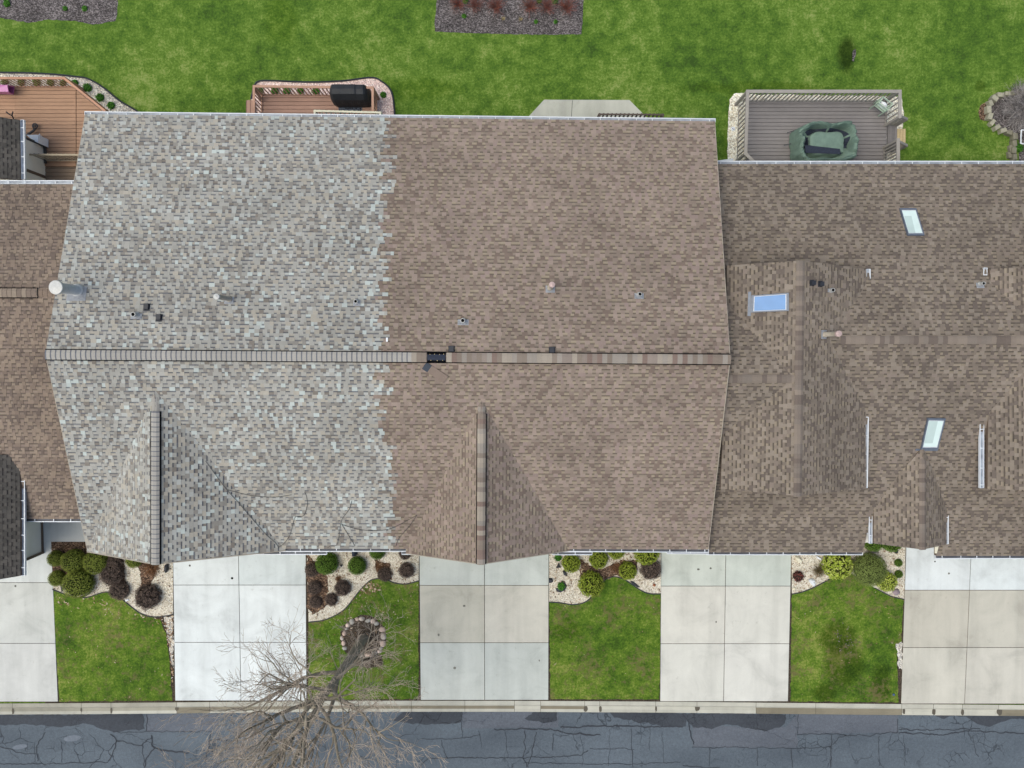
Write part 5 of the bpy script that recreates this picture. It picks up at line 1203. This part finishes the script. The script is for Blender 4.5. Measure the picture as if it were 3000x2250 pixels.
for k, (x, y, a) in enumerate(BLK):
    if k < 2: continue
    z0 = .02 if k < 18 else .0; zt = .20 if k < 18 else .12; c = P(x, y, zt); m = MB(); mr = Matrix.Rotation(-a, 3, 'Z')
    L, W = (.265, .18); q = [(-.5, -.46), (.5, -.46), (.46, .5), (-.46, .5)]; j = lambda: rnd.uniform(-.02, .02)
    t = [c + mr @ V((u_ * L + j(), v_ * W + j(), rnd.uniform(-.012, .012))) for u_, v_ in q]; b = [V((p.x, p.y, -.02)) + mr @ V((0, 0, 0)) for p in t]
    cc = sum(t, V()) / 4; tt = [p.lerp(cc, .09) + V((0, 0, .018)) for p in t]
    col = jit(C(164, 160, 142) if k < 13 else C(134, 130, 114), .07)
    m.hexa(b, t, col); m.hexa([p for p in t], tt, col)
    lab = 'grey border block, %s counting round the curve from the top' % ordn[k] if k < 18 else 'lower grey block bulging from the border foot, %s' % ('upper one', 'middle one', 'bottom one')[k - 18]
    tag(m.build('border_block', M['stone'], origin=V((c.x, c.y, 0))), lab, 'stone block', 'grey blocks edging the right rear bed')
# white garden ornaments and scraps
def blob(name, pts, z0, h, mat, label, cat, seed=0):
    m = MB(); q = rough(pts, z0 + h, 1.0, 4, seed=seed); c = sum(q, V()) / len(q)
    m.hexa([V((p.x, p.y, z0)) for p in q], [p.lerp(c, .06) for p in q]); m.hexa([p.lerp(c, .06) for p in q], [p.lerp(c, .45) + V((0, 0, h * .5)) for p in q])
    return tag(m.build(name, mat, origin=V((c.x, c.y, 0))), label, cat)
blob('garden_ornament', [(2370, 1700), (2376, 1697), (2388, 1698), (2389, 1703), (2380, 1704), (2391, 1712), (2386, 1720), (2378, 1712)], .01, .12, M['white'], 'white figurine lying in gravel beside the right lawn edging', 'ornament', 1)
blob('garden_ornament', [(2331, 1631), (2342, 1632), (2352, 1644), (2350, 1652), (2340, 1650)], .01, .10, M['cream'], 'cream flat stone ornament at the corner of the beige driveway', 'ornament', 2)
blob('garden_ornament', [(2392, 1628), (2402, 1633), (2409, 1639), (2406, 1642), (2396, 1637)], .01, .08, M['white'], 'white ornament half under the right gutter', 'ornament', 3)
blob('white_tag', [(366, 1757), (376, 1754), (378, 1760), (368, 1763)], .02, .03, M['white'], 'small white plastic tag on the edging by a dark shrub', 'tag', 4)
for pts, l, h in (([(1630, 1665), (1637, 1651), (1642, 1664)], 'triangular black landscape light beside bright bush', .12), ([(1648, 1674), (1657, 1672), (1662, 1688), (1652, 1686)], 'black landscape light lying below a bright bush', .08), ([(1608, 1695), (1618, 1696), (1621, 1705), (1614, 1709), (1608, 1708)], 'round black lamp head at the grey driveway edge', .10),
                  ([(1645, 1701), (1655, 1703), (1661, 1719), (1653, 1731), (1642, 1737), (1630, 1733), (1627, 1724), (1633, 1723), (1640, 1731), (1649, 1728), (1655, 1718), (1652, 1708)], 'torn ring of black fabric round a small green plant', .03), ([(1846, 1702), (1856, 1704), (1875, 1720), (1870, 1722), (1852, 1712)], 'black fabric scrap along the middle bed edging', .04),
                  ([(482, 1655), (489, 1654), (489, 1672), (484, 1680), (481, 1670)], 'black stake lamp left of the white driveway under gable', .15), ([(176, 1715), (186, 1714), (186, 1724), (180, 1735), (177, 1725)], 'black fabric scrap between small bush and left edging', .05), ([(1029, 1610), (1042, 1610), (1043, 1630), (1032, 1632)], 'dark bag under the gutter above the middle round bush', .3), ([(996, 1656), (1002, 1655), (1000, 1662)], 'tiny black stake between two dark green bushes', .1), ([(2623, 1612), (2631, 1610), (2630, 1622), (2626, 1623)], 'black spotlight in gravel under the porch gable', .1)):
    blob('black_scrap' if 'fabric' in l or 'bag' in l else 'garden_light', pts, .012, h, M['black'] if h < .2 else M['navy'], l, 'fabric scrap' if 'fabric' in l or 'bag' in l else 'garden light', 7)

# fallen leaves and litter: too many to count
m = MB()
def litter(poly, n, cols, smin=.03, smax=.07, z=.03):
    xs_ = [p[0] for p in poly]; ys_ = [p[1] for p in poly]
    def ins(x, y):
        c = False; j = len(poly) - 1
        for i in range(len(poly)):
            if (poly[i][1] > y) != (poly[j][1] > y) and x < (poly[j][0] - poly[i][0]) * (y - poly[i][1]) / (poly[j][1] - poly[i][1]) + poly[i][0]: c = not c
            j = i
        return c
    k = 0
    while k < n:
        x, y = rnd.uniform(min(xs_), max(xs_)), rnd.uniform(min(ys_), max(ys_))
        if not ins(x, y): k += .05; continue
        k += 1
        if noise.noise(V((x * .02, y * .02, 8))) < rnd.uniform(-.5, .3): continue
        p = P(x, y, z + rnd.uniform(0, .02)); a = rnd.uniform(0, 6.28); L = rnd.uniform(smin, smax); u_ = V((math.cos(a) * L, math.sin(a) * L, rnd.uniform(-.01, .01))); v_ = V((-math.sin(a) * L * .4, math.cos(a) * L * .4, rnd.uniform(-.01, .01)))
        m.face([p - u_, p - v_, p + u_, p + v_], jit(rnd.choice(cols), .2))
LC = [C(170, 142, 112), C(142, 112, 86), C(190, 168, 140), C(120, 92, 70), C(206, 190, 168)]
litter(LF1, 170, LC, .02, .05); litter(LF2, 520, LC, .02, .05); litter(LF3, 60, LC, .02, .05); litter(LF4, 90, LC, .02, .05)
litter([(2440, 1825), (2480, 1822), (2525, 1850), (2520, 1890), (2480, 1930), (2440, 1930)], 60, [C(112, 104, 100), C(92, 82, 80), C(136, 126, 120)], .025, .06, .02)
for e, l, r_ in ((EA, 148, 506), (EB, 898, 1227), (EC, 1610, 1935), (ED, 2320, 2652)): litter(sm(e) + [(r_, 1600), (l, 1600)], 520, LC + [C(96, 72, 56)], .025, .06)
litter(sm(EB)[10:40] + [(1150, 1730), (1060, 1740)], 260, LC); litter(sm(EA) + [(480, 1840), (170, 1770)], 160, LC)
litter([(478, 1808), (507, 1804), (508, 2050), (498, 1930)], 160, LC + [C(220, 214, 204)]); litter([(1000, 1800), (1130, 1800), (1135, 1960), (1000, 1960)], 60, LC)
struct(m.build('fallen_leaves', M['leaf']), "stuff")

# ================================================================== TREE
tr = random.Random(12)
tbase = P(1066, 1868, 0); tree = thing('bare_tree', 'leafless spreading tree growing from the stone ring and arching over the street', 'tree', tbase)
TC = [C(150, 140, 124), C(162, 152, 136), C(136, 127, 114)]
TW = [C(186, 170, 154), C(172, 156, 142), C(198, 182, 166)]
trunk_m, limb_m, twig_m = MB(), MB(), MB()
def grow(p, d, L, r, depth, maxd, up=.10):
    n = 5 if depth < 3 else (4 if depth < maxd else 3); pts = [p]; dirs = [d]; dd = d.copy()
    for k in range(n):
        wob = .20 if depth > 0 else .10
        dd = (dd + V((tr.gauss(0, wob), tr.gauss(0, wob), tr.gauss(0, wob * .7) + up * (.4 if depth > 1 else 1)))).normalized(); pts.append(pts[-1] + dd * L / n); dirs.append(dd.copy())
    tgt = trunk_m if depth == 0 else (limb_m if depth <= 2 else twig_m)
    taper = [r * (1 - .62 * k / n) for k in range(n + 1)] if depth < maxd else [r * (1 - .5 * k / n) for k in range(n + 1)]
    tgt.tube(pts, taper, 8 if depth <= 1 else (5 if depth == 2 else 3), jit(tr.choice(TC if depth <= 2 else TW), .12), caps=depth <= 1)
    if depth >= maxd: return
    kids = {0: 0, 1: 7, 2: 5, 3: 4, 4: 3}.get(depth, 4)
    for c in range(kids):
        t = tr.uniform(.22, 1.0) if c > 0 else 1.0
        f = t * n; i = min(int(f), n - 1); q = pts[i].lerp(pts[i + 1], f - i); base = dirs[i + 1]
        ax = base.cross(V((tr.uniform(-1, 1), tr.uniform(-1, 1), tr.uniform(-1, 1)))).normalized(); ang = tr.uniform(.35, .85) if c > 0 else tr.uniform(.05, .3)
        nd = (Matrix.Rotation(ang, 3, ax) @ base); nd.z += .06; nd.normalize()
        grow(q, nd, L * tr.uniform(.48, .72) * (1.1 - .35 * t), max(.006, r * (1 - .62 * t) * tr.uniform(.55, .8)), depth + 1, maxd, up)
# trunk leans a little and forks low
lead = bez([tbase + V((0, 0, -.1)), tbase + V((-.08, .03, 2.0)), tbase + V((-.22, .06, 4.2)), tbase + V((-.38, -.05, 5.6)), tbase + V((-.45, -.12, 7.0))], 5)
trunk_m.tube(lead, [.20 * (1 - .86 * (k / 20) ** 1.4) for k in range(21)], 10, TC[0])
NL = 16
for k in range(NL):
    t = .40 + .58 * (k / (NL - 1)); f = t * 20; i = min(int(f), 19); st = lead[i].lerp(lead[i + 1], f - i); az_ = k * 2.39996 + 2.6
    d = V((math.cos(az_), math.sin(az_), tr.uniform(.45, .75) + .5 * (t - .4))); toward = -math.cos(az_) * .5 - math.sin(az_) * .35
    grow(st, d.normalized(), (3.25 + .5 * toward) * (1.06 - .35 * (t - .4)), (.078 + .02 * toward) * (1 - .45 * (t - .4)), 1, 5, .05)
trunk_m.build('trunk', M['twig'], tree, smooth=True); limb_m.build('branches', M['twig'], tree); twig_m.build('crown', M['twig'], tree)

# ================================================================== LIGHT
el, az = R(64), math.atan2(-.92, -.22)                       # sun low-left of the picture (south-west), thin overcast
sd = bpy.data.lights.new("sun", 'SUN'); sd.energy = .62; sd.angle = R(60); sd.color = (.965, .985, .91)
so = bpy.data.objects.new("sun", sd); COL.objects.link(so)
dvec = V((math.sin(az) * math.cos(el), math.cos(az) * math.cos(el), math.sin(el)))
so.rotation_euler = dvec.to_track_quat('Z', 'Y').to_euler(); so.location = dvec * 60
w = bpy.data.worlds.new("World"); scene.world = w; w.use_nodes = True; nt = w.node_tree
sky = nt.nodes.new("ShaderNodeTexSky"); sky.sky_type = 'NISHITA'; sky.sun_disc = False; sky.sun_elevation = el; sky.sun_rotation = az; sky.dust_density = 4.5; sky.ozone_density = .35; sky.air_density = .80
bg = nt.nodes["Background"]; veil = nt.nodes.new("ShaderNodeMix"); veil.data_type = 'RGBA'; veil.blend_type = 'MULTIPLY'; veil.inputs[0].default_value = 1
nt.links.new(sky.outputs[0], veil.inputs[6]); veil.inputs[7].default_value = (.945, 1, .955, 1); nt.links.new(veil.outputs[2], bg.inputs[0])
bg.inputs[1].default_value = .15   # veil: thin cloud takes the blue and pink out
vs_ = scene.view_settings; vs_.view_transform = 'Standard'; vs_.look = 'None'; vs_.exposure = .56; vs_.gamma = 1
